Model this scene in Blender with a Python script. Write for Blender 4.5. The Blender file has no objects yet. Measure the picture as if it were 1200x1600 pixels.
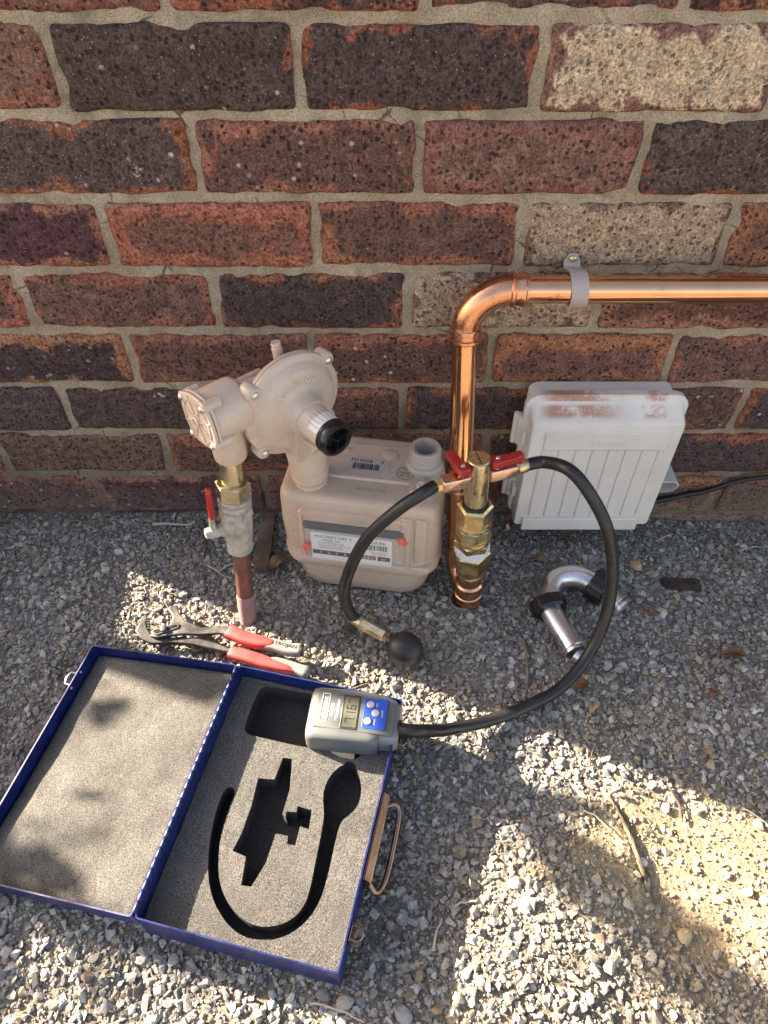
import bpy, bmesh, math, random
import numpy as np
from mathutils import Vector, Matrix, noise as mnoise
from mathutils.geometry import tessellate_polygon
R = math.radians
random.seed(7); rng = np.random.default_rng(11)
scn = bpy.context.scene
COL = scn.collection

# ------------------------------------------------------------------ camera, sky, sun, exposure
cam = bpy.data.cameras.new('camera'); cam_o = bpy.data.objects.new('camera', cam); COL.objects.link(cam_o)
cam.sensor_fit = 'VERTICAL'; cam.sensor_height = 24.0; cam.lens = 17.085
cam.clip_start = 0.02; cam.clip_end = 300
cam_o.location = (0, -0.8011, 0.8726); cam_o.rotation_euler = (R(42.5), 0, 0)
scn.camera = cam_o
AZ = R(-24.0); EL = R(25.5)                      # heading of the light over the ground, and its height
LD = Vector((math.cos(AZ) * math.cos(EL), math.sin(AZ) * math.cos(EL), -math.sin(EL)))
world = bpy.data.worlds.new('World'); scn.world = world; world.use_nodes = True
wn = world.node_tree; bg = wn.nodes['Background']
sky = wn.nodes.new('ShaderNodeTexSky'); sky.sky_type = 'NISHITA'; sky.sun_disc = False
sky.sun_elevation = EL; sky.sun_rotation = math.atan2(-LD.x, -LD.y)
sky.air_density = 1.0; sky.dust_density = 2.5; sky.ozone_density = 1.0; sky.altitude = 50
wn.links.new(sky.outputs[0], bg.inputs[0]); bg.inputs[1].default_value = 0.072
sun = bpy.data.lights.new('sun', 'SUN'); sun_o = bpy.data.objects.new('sun', sun); COL.objects.link(sun_o)
sun.energy = 5.0; sun.angle = R(0.53); sun.color = (1.0, 0.95, 0.86)
sun_o.rotation_euler = LD.to_track_quat('-Z', 'Y').to_euler(); sun_o.location = (-3, 2, 3)
vs = scn.view_settings
scn.display_settings.display_device = 'sRGB'
vs.view_transform = 'Standard'; vs.look = 'None'; vs.gamma = 1.0; vs.use_curve_mapping = False
vs.exposure = 2.72
try:
    vs.use_white_balance = True; vs.white_balance_temperature = 8300; vs.white_balance_tint = 17
except Exception: pass

# ------------------------------------------------------------------ node helpers
class NT:
    def __init__(s, name):
        s.m = bpy.data.materials.new(name); s.m.use_nodes = True
        s.nt = s.m.node_tree; s.b = s.nt.nodes['Principled BSDF']
        s.tc = None
    def n(s, t, **kw):
        x = s.nt.nodes.new(t)
        for k, v in kw.items(): setattr(x, k, v)
        return x
    def put(s, sock, v):
        if v is None: return
        if hasattr(v, 'links'): s.nt.links.new(v, sock)
        else:
            if isinstance(v, (tuple, list)) and len(v) == 3 and len(sock.default_value) == 4: v = (*v, 1)
            sock.default_value = v
    def co(s, which='Object'):
        if s.tc is None: s.tc = s.n('ShaderNodeTexCoord')
        return s.tc.outputs[which]
    def noise(s, scale, detail=4, rough=.6, co=None, dist=0.0):
        x = s.n('ShaderNodeTexNoise'); s.put(x.inputs['Vector'], co or s.co())
        x.inputs['Scale'].default_value = scale; x.inputs['Detail'].default_value = detail
        x.inputs['Roughness'].default_value = rough; x.inputs['Distortion'].default_value = dist
        return x.outputs['Fac']
    def vor(s, scale, feature='F1', co=None, out='Distance', rnd=1.0):
        x = s.n('ShaderNodeTexVoronoi', feature=feature); s.put(x.inputs['Vector'], co or s.co())
        x.inputs['Scale'].default_value = scale; x.inputs['Randomness'].default_value = rnd
        return x.outputs[out]
    def math(s, op, a, b=0.0, clamp=False):
        x = s.n('ShaderNodeMath', operation=op, use_clamp=clamp); s.put(x.inputs[0], a); s.put(x.inputs[1], b); return x.outputs[0]
    def rng(s, v, a, b, c=0.0, d=1.0, smooth=True):
        x = s.n('ShaderNodeMapRange'); x.interpolation_type = 'SMOOTHSTEP' if smooth else 'LINEAR'
        s.put(x.inputs[0], v); s.put(x.inputs[1], a); s.put(x.inputs[2], b); s.put(x.inputs[3], c); s.put(x.inputs[4], d)
        return x.outputs[0]
    def mix(s, f, a, b, mode='MIX'):
        x = s.n('ShaderNodeMix', data_type='RGBA', blend_type=mode)
        s.put(x.inputs[0], f); s.put(x.inputs[6], a); s.put(x.inputs[7], b); return x.outputs[2]
    def bump(s, h, st, d=.001, nrm=None):
        x = s.n('ShaderNodeBump'); s.put(x.inputs['Height'], h); x.inputs['Strength'].default_value = st
        x.inputs['Distance'].default_value = d; s.put(x.inputs['Normal'], nrm); return x.outputs[0]
    def scaled(s, v, loc=None):
        x = s.n('ShaderNodeMapping'); s.put(x.inputs[0], s.co()); x.inputs['Scale'].default_value = v
        if loc is not None: s.put(x.inputs['Location'], loc)
        return x.outputs[0]
    def sep(s, v):
        x = s.n('ShaderNodeSeparateXYZ'); s.put(x.inputs[0], v); return x.outputs
    def attr(s, name, typ='GEOMETRY'):
        x = s.n('ShaderNodeAttribute', attribute_type=typ, attribute_name=name); return x
    def end(s, color=None, rough=None, metal=None, normal=None, **kw):
        i = s.b.inputs
        s.put(i['Base Color'], color); s.put(i['Roughness'], rough); s.put(i['Metallic'], metal); s.put(i['Normal'], normal)
        for k, v in kw.items(): s.put(i[k.replace('_', ' ')], v)
        return s.m

def dim(c, k): return tuple(min(1, x * k) for x in c)
def surf(name, c, var=.15, rough=.5, metal=0.0, nscale=60, bump=.15, bscale=400, dirt=None, damt=.5, dscale=25, rvar=.12, c2=None, speck=None, **kw):
    s = NT(name)
    f = s.noise(nscale, 5, .65)
    col = s.mix(s.rng(f, .3, .7), dim(c, 1 - var), c2 or dim(c, 1 + var))
    rr = s.rng(s.noise(nscale * .6, 4), .3, .7, rough - rvar, min(1, rough + rvar))
    mt = metal
    if dirt:
        dm = s.rng(s.math('ADD', s.math('MULTIPLY', s.noise(dscale, 6, .7), .75), s.math('MULTIPLY', s.noise(dscale * 9, 3), .25)), 1 - damt - .12 + .05, 1 - damt + .12 + .05)
        col = s.mix(dm, col, dirt); rr = s.math('MAXIMUM', rr, s.math('MULTIPLY', dm, .8))
        if metal: mt = s.math('SUBTRACT', metal, s.math('MULTIPLY', dm, metal * .8))
    if speck: col = s.mix(s.math('MULTIPLY', s.math('MULTIPLY', s.rng(s.noise(520, 3, .6), .68, .72), s.rng(s.noise(35, 3), .45, .6)), .8), col, speck)
    nb = s.bump(s.noise(bscale, 4, .6), bump, .001)
    return s.end(col, rr, mt, nb, **kw)

# ------------------------------------------------------------------ mesh helpers
def fr(o=(0, 0, 0), z=(0, 0, 1), x=None):
    z = Vector(z).normalized()
    if x is None: x = Vector((1, 0, 0)) if abs(z.x) < .9 else Vector((0, 1, 0))
    x = Vector(x); x = (x - z * x.dot(z)).normalized(); y = z.cross(x)
    M = Matrix((x, y, z)).transposed().to_4x4(); M.translation = Vector(o); return M
def spline(P, k=10):
    P = [Vector(p) for p in P]; Q = [2 * P[0] - P[1]] + P + [2 * P[-1] - P[-2]]; out = []
    for i in range(1, len(Q) - 2):
        a, b, c, d = Q[i - 1:i + 3]
        for j in range(k):
            t = j / k
            out.append(.5 * (2 * b + (c - a) * t + (2 * a - 5 * b + 4 * c - d) * t * t + (3 * b - a - 3 * c + d) * t ** 3))
    out.append(P[-1]); return out
class MB:
    def __init__(s): s.v = []; s.f = []
    def add(s, vs_, fs):
        o = len(s.v); s.v += [tuple(v) for v in vs_]; s.f += [tuple(i + o for i in f) for f in fs]; return s
    def rings(s, rs, cap0=True, cap1=True, closed=False):
        n = len(rs[0]); v = [p for r in rs for p in r]; f = []
        m = len(rs)
        for i in range(m if closed else m - 1):
            a = i * n; b = ((i + 1) % m) * n
            for j in range(n): k = (j + 1) % n; f.append((a + j, a + k, b + k, b + j))
        if not closed:
            if cap0: f.append(tuple(range(n))[::-1])
            if cap1: f.append(tuple(range((m - 1) * n, m * n)))
        return s.add(v, f)
    def lathe(s, prof, M=None, n=28, cap0=True, cap1=True, ph=0.0):
        M = M or Matrix()
        rs = [[M @ Vector((r * math.cos(ph + 2 * math.pi * j / n), r * math.sin(ph + 2 * math.pi * j / n), z)) for j in range(n)] for r, z in prof]
        return s.rings(rs, cap0, cap1)
    def hexa(s, r, z0, z1, M=None, ch=.0015, ph=0.0, n=6):
        return s.lathe([(r - ch, z0), (r, z0 + ch), (r, z1 - ch), (r - ch, z1)], M, n, ph=ph)
    def tube(s, pts, r, n=14, cap=True):
        pts = [Vector(p) for p in pts]; rr = r if isinstance(r, (list, tuple)) else [r] * len(pts)
        t0 = (pts[1] - pts[0]).normalized(); up = Vector((0, 0, 1)) if abs(t0.z) < .9 else Vector((1, 0, 0))
        x = (up - t0 * up.dot(t0)).normalized(); rs = []
        for i, p in enumerate(pts):
            t = (pts[min(i + 1, len(pts) - 1)] - pts[max(i - 1, 0)]).normalized()
            x = (x - t * x.dot(t)).normalized(); y = t.cross(x)
            rs.append([p + rr[i] * (x * math.cos(2 * math.pi * j / n) + y * math.sin(2 * math.pi * j / n)) for j in range(n)])
        return s.rings(rs, cap, cap)
    def prism(s, poly, z0, z1, M=None):
        M = M or Matrix()
        a = sum(poly[i][0] * poly[(i + 1) % len(poly)][1] - poly[(i + 1) % len(poly)][0] * poly[i][1] for i in range(len(poly)))
        if a < 0: poly = poly[::-1]
        rs = [[M @ Vector((x, y, z)) for x, y in poly] for z in (z0, z1)]
        return s.rings(rs)
    def box(s, a, b, M=None):
        (x0, y0, z0), (x1, y1, z1) = a, b
        return s.prism([(x0, y0), (x1, y0), (x1, y1), (x0, y1)], z0, z1, M)
    def text(s, body, size, M, ext=.0, align='CENTER', bend=None, sx=1.0, cone=0.0):
        cu = bpy.data.curves.new('t', 'FONT'); cu.body = body; cu.size = size; cu.extrude = ext; cu.align_x = align; cu.align_y = 'CENTER'; cu.resolution_u = 2
        ob = bpy.data.objects.new('t', cu); me = bpy.data.meshes.new_from_object(ob)
        vv = []
        for v in me.vertices:
            p = v.co.copy(); p.x *= sx
            if bend:
                a = p.x / bend; rad = bend + p.y; p = Vector((rad * math.sin(a), rad * math.cos(a), p.z))
            if cone: p.z -= (math.hypot(p.x, p.y) - bend) * cone
            vv.append(M @ p)
        s.add(vv, [tuple(p.vertices) for p in me.polygons])
        bpy.data.objects.remove(ob); bpy.data.curves.remove(cu); bpy.data.meshes.remove(me); return s
    def build(s, name, mat, parent=None, org=(0, 0, 0), ang=38, bev=0.0, seg=2, smooth=True, recalc=True):
        me = bpy.data.meshes.new(name)
        o = Vector(org)
        me.from_pydata([Vector(v) - o for v in s.v], [], s.f)
        if recalc:
            bm = bmesh.new(); bm.from_mesh(me); bmesh.ops.recalc_face_normals(bm, faces=bm.faces); bm.to_mesh(me); bm.free()
        if smooth:
            me.polygons.foreach_set('use_smooth', [True] * len(me.polygons)); me.set_sharp_from_angle(angle=R(ang))
        me.update(); me.materials.append(mat)
        ob = bpy.data.objects.new(name, me); COL.objects.link(ob)
        if parent is not None: ob.parent = parent
        if bev:
            m = ob.modifiers.new('bevel', 'BEVEL'); m.width = bev; m.segments = seg; m.limit_method = 'ANGLE'; m.angle_limit = R(35); m.harden_normals = False
        return ob
def rrect(hx, hy, r, n=6, cx=0, cy=0):
    r = min(r, hx * .999, hy * .999); out = []
    for q, (sx, sy) in enumerate(((1, 1), (-1, 1), (-1, -1), (1, -1))):
        for i in range(n + 1):
            a = math.pi / 2 * (q + i / n); out.append((cx + sx * (hx - r) + r * math.cos(a), cy + sy * (hy - r) + r * math.sin(a)))
    return out
def loft(secs, M=None, n=6):
    M = M or Matrix(); mb = MB()
    mb.rings([[M @ Vector((x, y, z)) for x, y in rrect(hx, hy, r, n, cx, cy)] for z, hx, hy, r, cx, cy in secs]); return mb
def empty(name, loc, label, cat, rz=0.0, group=None):
    o = bpy.data.objects.new(name, None); COL.objects.link(o); o.location = loc; o.rotation_euler = (0, 0, rz); o.empty_display_size = .02
    o['label'] = label; o['category'] = cat
    if group: o['group'] = group
    return o
def tag(o, label, cat, group=None):
    o['label'] = label; o['category'] = cat
    if group: o['group'] = group
    return o

# ------------------------------------------------------------------ materials
# brick
s = NT('brick')
oi = s.n('ShaderNodeObjectInfo'); off = s.n('ShaderNodeVectorMath', operation='SCALE'); off.inputs[0].default_value = (37, 51, 23); s.put(off.inputs['Scale'], oi.outputs['Random'])
addv = s.n('ShaderNodeVectorMath', operation='ADD'); s.put(addv.inputs[0], s.co()); s.put(addv.inputs[1], off.outputs[0]); bc = addv.outputs[0]
xyz = s.sep(s.co())
ex = s.math('SUBTRACT', s.attr('half_length', 'OBJECT').outputs['Fac'], s.math('ABSOLUTE', xyz[0])); ez = s.math('SUBTRACT', .038, s.math('ABSOLUTE', xyz[2]))
e = s.math('MINIMUM', ex, ez)
nbig = s.noise(22, 4, .6, bc, .4); nmid = s.noise(75, 5, .68, bc); nfine = s.noise(330, 5, .78, bc)
ev = s.math('ADD', e, s.math('MULTIPLY', s.math('SUBTRACT', nbig, .5), .075)); ev = s.math('ADD', ev, s.math('MULTIPLY', s.math('SUBTRACT', nmid, .5), .022))
rw = s.attr('rim_width', 'OBJECT').outputs['Fac']
cm = s.rng(s.math('SUBTRACT', ev, rw), -.0035, .0035)
core = s.attr('core', 'OBJECT').outputs['Color']; rim = s.attr('rim', 'OBJECT').outputs['Color']
rimc = s.mix(s.rng(nmid, .35, .65), s.mix(1.0, rim, (.62, .58, .6), 'MULTIPLY'), rim)
corec = s.mix(s.rng(nmid, .3, .7), s.mix(1.0, core, (.66, .62, .64), 'MULTIPLY'), s.mix(1.0, core, (1.3, 1.22, 1.18), 'MULTIPLY'))
col = s.mix(cm, rimc, corec)
drag = s.noise(1, 4, .7, s.scaled((150, 150, 34), None))
col = s.mix(s.rng(nfine, .34, .66), s.mix(1.0, col, (.42, .40, .41), 'MULTIPLY'), s.mix(1.0, col, (1.55, 1.5, 1.48), 'MULTIPLY'))  # shading of the fine relief put into the colour, darker and lighter grain
col = s.mix(s.math('MULTIPLY', s.rng(drag, .58, .68), .45), col, s.mix(1.0, col, (.35, .33, .34), 'MULTIPLY'))
pitd = s.math('ADD', s.vor(150, co=bc), s.math('MULTIPLY', s.math('SUBTRACT', nfine, .5), .5)); pitr = s.n('ShaderNodeTexVoronoi'); s.put(pitr.inputs['Vector'], bc); pitr.inputs['Scale'].default_value = 150
prand = s.sep(pitr.outputs['Color'])[0]
pit = s.math('MULTIPLY', s.rng(pitd, .16, .40, 1, 0), s.math('MULTIPLY', s.rng(prand, .45, .6), s.rng(nmid, .34, .50)))
pv = s.math('FRACT', s.math('MULTIPLY', oi.outputs['Random'], 7.31)); fv = s.math('FRACT', s.math('MULTIPLY', oi.outputs['Random'], 13.7))
col = s.mix(s.math('MULTIPLY', pit, s.rng(pv, 0, 1, .25, .95, False)), col, (.022, .018, .018))
fl = s.n('ShaderNodeTexVoronoi'); s.put(fl.inputs['Vector'], bc); fl.inputs['Scale'].default_value = 62
flr = s.sep(fl.outputs['Color'])[1]
fleck = s.math('MULTIPLY', s.rng(s.math('ADD', fl.outputs['Distance'], s.math('MULTIPLY', s.math('SUBTRACT', nfine, .5), .5)), .09, .2, 1, 0), s.rng(flr, .80, .84))
fl2 = s.n('ShaderNodeTexVoronoi'); s.put(fl2.inputs['Vector'], bc); fl2.inputs['Scale'].default_value = 330
fleck2 = s.math('MULTIPLY', s.rng(fl2.outputs['Distance'], .14, .28, 1, 0), s.rng(s.sep(fl2.outputs['Color'])[0], .82, .9))
fleck = s.math('MULTIPLY', s.math('MAXIMUM', s.math('MULTIPLY', fleck, s.rng(fv, .2, .6)), s.math('MULTIPLY', fleck2, .75)), s.rng(fv, 0, 1, .25, 1, False))
lim = s.rng(s.math('ADD', s.noise(38, 3, .5, bc), s.math('MULTIPLY', s.math('SUBTRACT', nfine, .5), .25)), .735, .76)
col = s.mix(fleck, col, (.52, .47, .42)); col = s.mix(s.math('MULTIPLY', lim, .85), col, (.50, .46, .38))
smear = s.math('MULTIPLY', s.rng(s.noise(14, 5, .7, bc), .60, .72), s.rng(e, .0, .012, 1, 0))
col = s.mix(s.math('MULTIPLY', smear, .8), col, (.36, .31, .24))
geo_ = s.n('ShaderNodeNewGeometry'); wz = s.sep(geo_.outputs['Position'])[2]
spl = s.rng(s.math('ADD', wz, s.math('MULTIPLY', s.math('SUBTRACT', s.noise(26, 5, .7, bc), .5), .16)), -.01, .10, .5, 0)
col = s.mix(s.math('MULTIPLY', spl, s.rng(nfine, .3, .6, .55, 1)), col, (.24, .195, .15))
hgt = s.math('SUBTRACT', s.math('ADD', s.math('MULTIPLY', nfine, .45), s.math('MULTIPLY', nmid, .9)), s.math('MULTIPLY', pit, 1.1))
M_BRICK = s.end(col, .88, 0.0, s.bump(hgt, 1.0, .0035), Specular_IOR_Level=.25)
# mortar
s = NT('mortar')
nb = s.noise(12, 5, .7); nf = s.noise(620, 4, .8)
col = s.mix(s.rng(nb, .3, .7), (.31, .25, .182), (.46, .385, .292))
col = s.mix(s.rng(nf, .3, .7), s.mix(1.0, col, (.5, .48, .45), 'MULTIPLY'), s.mix(1.0, col, (1.4, 1.4, 1.4), 'MULTIPLY'))
col = s.mix(s.math('MULTIPLY', s.rng(s.noise(26, 5, .7), .52, .68), .6), col, (.17, .15, .115))
col = s.mix(s.rng(s.vor(260), .02, .12, .6, 0), col, (.10, .09, .075))
gm_ = s.n('ShaderNodeNewGeometry'); col = s.mix(s.rng(s.math('ADD', s.sep(gm_.outputs['Position'])[2], s.math('MULTIPLY', s.math('SUBTRACT', s.noise(15, 4), .5), .25)), .02, .26, .7, 0), col, (.15, .115, .09))
crk = s.math('MULTIPLY', s.rng(s.math('ADD', s.vor(17, 'DISTANCE_TO_EDGE'), s.math('MULTIPLY', s.math('SUBTRACT', s.noise(60, 4), .5), .10)), .0, .022, 1, 0), s.rng(s.noise(6, 2), .50, .58))
col = s.mix(s.math('MULTIPLY', crk, .8), col, (.06, .05, .04))
M_MORTAR = s.end(col, .95, 0.0, s.bump(s.math('ADD', nf, s.math('MULTIPLY', s.noise(160, 4), 1.2)), .6, .0018), Specular_IOR_Level=.2)
# gravel: tone per stone
s = NT('gravel_stone')
c = s.attr('tone').outputs['Color']
f = s.noise(420, 4, .65, s.co())
M_GRAVEL = s.end(s.mix(s.rng(f, .3, .7), s.mix(1.0, c, (.74, .74, .74), 'MULTIPLY'), s.mix(1.0, c, (1.18, 1.17, 1.14), 'MULTIPLY')), .9, 0.0, s.bump(s.noise(900, 3), .35, .001), Specular_IOR_Level=.3)
# ground soil
s = NT('soil')
f1 = s.noise(9, 5, .65); f2 = s.noise(240, 5, .7)
xyz = s.sep(s.co('Object'))
col = s.mix(s.rng(f1, .35, .65), (.19, .17, .142), (.27, .245, .205))
dd = s.n('ShaderNodeVectorMath', operation='DISTANCE'); sc_ = s.n('ShaderNodeMapping'); s.put(sc_.inputs[0], s.co('Object')); sc_.inputs['Location'].default_value = (-.36, .545 * 1.6, 0); sc_.inputs['Scale'].default_value = (1, 1.6, 0)
s.put(dd.inputs[0], sc_.outputs[0]); dd.inputs[1].default_value = (0, 0, 0)
sand = s.rng(s.math('ADD', dd.outputs['Value'], s.math('MULTIPLY', s.math('SUBTRACT', s.noise(14, 4), .5), .16)), .10, .20, 1, 0)
col = s.mix(sand, col, s.mix(s.rng(s.noise(40, 4), .35, .65), (.32, .255, .165), (.42, .345, .235)))
col = s.mix(s.rng(f2, .3, .7), s.mix(1.0, col, (.6, .6, .6), 'MULTIPLY'), s.mix(1.0, col, (1.3, 1.3, 1.28), 'MULTIPLY'))
M_SOIL = s.end(col, .96, 0.0, s.bump(s.math('ADD', f2, s.math('MULTIPLY', s.noise(70, 5), 2.0)), .9, .004), Specular_IOR_Level=.15)
# copper
def copper(name, c, rough, tarn, amt):
    s = NT(name)
    st = s.noise(1, 4, .6, s.scaled((90, 90, 12))); bl = s.noise(22, 5, .7)
    col = s.mix(s.rng(bl, .5 - .1, .62 + .1), c, dim(c, .86))
    col = s.mix(s.math('MULTIPLY', s.rng(s.noise(34, 6, .75), .66 - amt, .74 - amt * .6), .8), col, tarn)
    rr = s.rng(s.noise(60, 5), .3, .7, rough * .7, rough * 1.5)
    return s.end(col, rr, 1.0, s.bump(st, .05, .001))
M_COPPER = copper('copper', (.88, .46, .26), .12, (.40, .18, .11), .07)
M_COPPER_F = copper('copper_fitting', (.82, .40, .24), .24, (.28, .11, .07), .10)
M_COPPER_OLD = surf('old_copper', (.17, .075, .055), .35, .55, .35, 30, .3, 300, dirt=(.36, .27, .23), damt=.42, dscale=40)
M_BRASS = surf('brass', (.70, .54, .30), .12, .28, 1.0, 90, .04, 300, dirt=(.34, .23, .10), damt=.30, dscale=60)
M_BRASS_D = surf('worn_brass', (.62, .53, .34), .2, .33, 1.0, 90, .2, 300, dirt=(.20, .15, .09), damt=.42, dscale=60)
M_VALVE = surf('pink_brass', (.93, .62, .50), .08, .30, 1.0, 90, .1, 400)
M_STEELPAINT = surf('weathered_grey_paint', (.40, .36, .31), .2, .6, .1, 70, .5, 160, dirt=(.22, .17, .12), damt=.45, dscale=50)
M_GALV = surf('galvanised', (.42, .40, .37), .2, .5, .6, 80, .35, 200, dirt=(.30, .27, .22), damt=.45, dscale=60)
M_SLEEVE = surf('pink_sleeve', (.27, .18, .17), .1, .6, 0, 50, .2, 300, dirt=(.42, .36, .28), damt=.35)
M_BEIGE = surf('beige_paint', (.54, .418, .330), .06, .33, 0, 14, .07, 260, dirt=(.38, .29, .22), damt=.36, dscale=26, speck=(.13, .10, .08))
M_BEIGE2 = surf('beige_paint_light', (.57, .450, .362), .06, .30, 0, 14, .07, 260, dirt=(.42, .32, .25), damt=.33, dscale=34, speck=(.15, .11, .09))
M_WHITEP = surf('white_plastic', (.665, .635, .59), .05, .5, 0, 12, .12, 500, dirt=(.50, .47, .43), damt=.36, dscale=14)
s = NT('white_box_dusty')
xyz = s.sep(s.co()); f = s.noise(55, 6, .8); big = s.noise(7, 3, .6); fine = s.noise(400, 3, .7)
geo = s.n('ShaderNodeNewGeometry'); nz = s.sep(geo.outputs['Normal'])[2]
base = s.mix(s.rng(s.noise(12, 4), .3, .7), (.61, .575, .525), (.70, .665, .615))
top = s.rng(xyz[2], .185, .205)
bx = s.math('ADD', xyz[0], s.math('MULTIPLY', s.math('SUBTRACT', s.noise(30, 3), .5), .03))
bandL = s.math('MULTIPLY', s.rng(bx, -.095, -.070), s.rng(bx, -.025, .035, 1, 0)); bandR = s.math('MULTIPLY', s.rng(bx, .045, .050), s.rng(bx, .070, .076, 1, 0))
zr = s.math('MAXIMUM', s.rng(s.math('ABSOLUTE', s.math('SUBTRACT', xyz[2], .2125)), .003, .008, 1, 0), s.rng(xyz[2], .2215, .2235))
msk = s.rng(s.math('ADD', s.math('MULTIPLY', s.noise(18, 4, .6), .55), s.math('ADD', s.math('MULTIPLY', f, .3), s.math('MULTIPLY', fine, .2))), .46, .56, 0, .85)
msk = s.math('MULTIPLY', s.math('MULTIPLY', msk, zr), s.math('MAXIMUM', bandL, s.math('MULTIPLY', bandR, .9)))
speck = s.math('MULTIPLY', s.rng(s.noise(620, 2, .6), .70, .76), top)
col = s.mix(msk, base, (.40, .155, .085)); col = s.mix(speck, col, (.16, .12, .10))
M_BOX = s.end(col, .55, 0.0, s.bump(s.noise(500, 3), .12, .001))
M_CLIP = surf('mauve_plastic', (.40, .335, .32), .06, .45, 0, 30, .1, 300)
M_RED = surf('red_plastic', (.40, .024, .022), .12, .38, 0, 60, .1, 400, dirt=(.25, .05, .04), damt=.3)
M_REDD = surf('red_grip', (.50, .055, .055), .1, .5, 0, 60, .15, 500, dirt=(.32, .10, .09), damt=.3)
M_GREYG = surf('grey_grip', (.19, .195, .19), .1, .6, 0, 60, .15, 500)
M_RUBBER = surf('black_rubber', (.016, .016, .017), .2, .38, 0, 60, .12, 600, dirt=(.035, .034, .030), damt=.2)
M_BULB = surf('bulb_rubber', (.022, .022, .021), .15, .46, 0, 40, .1, 600, dirt=(.06, .055, .04), damt=.42, dscale=20)
M_BLACKP = surf('black_plastic', (.012, .012, .014), .2, .3, 0, 60, .1, 400)
M_STEEL = surf('tool_steel', (.20, .20, .195), .15, .42, .9, 50, .25, 260, dirt=(.16, .14, .12), damt=.45)
M_STEEL_D = surf('dark_steel', (.09, .09, .09), .2, .5, .7, 50, .3, 260, dirt=(.09, .07, .055), damt=.4)
M_SCREW = surf('zinc_screw', (.70, .68, .64), .1, .3, 1.0, 120, .1, 600)
M_CHROME = surf('satin_aluminium', (.66, .66, .68), .06, .3, .9, 40, .1, 500, dirt=(.50, .50, .51), damt=.25)
M_BRONZE = surf('bronze_handle', (.30, .19, .15), .15, .28, 1.0, 60, .06, 300, dirt=(.20, .11, .08), damt=.25)
s = NT('blue_case_paint')
f = s.noise(45, 5, .65); sc2 = s.noise(1, 6, .8, s.scaled((260, 30, 200)))
col = s.mix(s.rng(f, .35, .65), (.003, .011, .085), (.006, .021, .135))
col = s.mix(s.math('MULTIPLY', s.rng(sc2, .57, .68), .65), col, (.10, .13, .30))
col = s.mix(s.math('MULTIPLY', s.rng(s.noise(70, 6, .75), .64, .70), .6), col, (.20, .19, .17))
M_BLUE = s.end(col, s.rng(f, .3, .7, .28, .45), 0.0, s.bump(s.noise(240, 4), .12, .001))
s = NT('case_foam')
f = s.noise(850, 4, .8); g = s.vor(760); b = s.noise(16, 5, .6)
col = s.mix(s.rng(b, .3, .7), (.072, .073, .071), (.105, .106, .103))
col = s.mix(s.rng(f, .36, .64), s.mix(1.0, col, (.32, .32, .32), 'MULTIPLY'), s.mix(1.0, col, (1.9, 1.9, 1.86), 'MULTIPLY'))
M_FOAM = s.end(col, .95, 0.0, s.bump(s.math('ADD', s.math('MULTIPLY', f, 1.0), s.math('MULTIPLY', s.noise(22, 4), 5.0)), .55, .0015), Specular_IOR_Level=.2)
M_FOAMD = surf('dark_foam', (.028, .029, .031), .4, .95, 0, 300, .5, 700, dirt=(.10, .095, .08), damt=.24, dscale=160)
M_GREY = surf('manometer_grey', (.115, .130, .133), .05, .45, 0, 30, .08, 900)
M_GREYL = surf('manometer_light_grey', (.20, .22, .22), .04, .45, 0, 30, .08, 900)
M_BLUEP = surf('blue_keypad', (.02, .085, .48), .06, .4, 0, 60, .05, 600)
M_BTN = surf('grey_button', (.42, .44, .45), .05, .4, 0, 60, .05, 600)
M_LCD = surf('lcd_glass', (.13, .14, .11), .06, .16, 0, 40, .02, 300)
M_INK = surf('black_ink', (.02, .02, .022), .1, .6, 0, 60, .02, 400)
M_WINK = surf('white_ink', (.75, .76, .78), .04, .5, 0, 60, .02, 400)
M_PAPER = surf('label_white', (.74, .72, .68), .05, .5, 0, 40, .05, 500, dirt=(.48, .44, .38), damt=.33)
M_REDINK = surf('red_brown_ink', (.25, .07, .06), .1, .5, 0, 60, .02, 400)
M_SEAL = surf('red_seal', (.80, .07, .035), .06, .35, 0, 60, .05, 500)
s = NT('clear_plastic')
M_CLEAR = s.end((.9, .9, .88), .06, 0.0, None, Alpha=.06)
M_PTFE = surf('white_thread_tape', (.62, .63, .64), .08, .6, 0, 80, .3, 500)
M_WOOD = surf('grey_wood', (.12, .085, .062), .3, .85, 0, 25, .5, 250, dirt=(.22, .17, .12), damt=.45)
M_TWIG = surf('dry_twig', (.21, .165, .115), .3, .85, 0, 60, .4, 400)
M_TWIGP = surf('pale_twig', (.46, .41, .33), .15, .85, 0, 60, .3, 400)
M_TWIGD = surf('dark_twig', (.085, .06, .045), .3, .85, 0, 60, .4, 400)
M_LEAF = surf('brown_leaf', (.15, .065, .033), .3, .75, 0, 60, .4, 400)
M_LEAFT = surf('tan_leaf', (.32, .20, .09), .25, .75, 0, 60, .4, 400)
M_GLEAF = surf('shrub_leaf', (.06, .10, .03), .3, .6, 0, 30, .1, 300)
M_MOSS = surf('moss', (.10, .12, .025), .35, .95, 0, 200, .6, 500)
M_RUST = surf('rusty_iron', (.055, .035, .028), .4, .85, .2, 60, .6, 300)
M_PVC = surf('grey_pvc', (.17, .165, .16), .15, .6, 0, 40, .3, 300, dirt=(.25, .22, .17), damt=.4)

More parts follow.
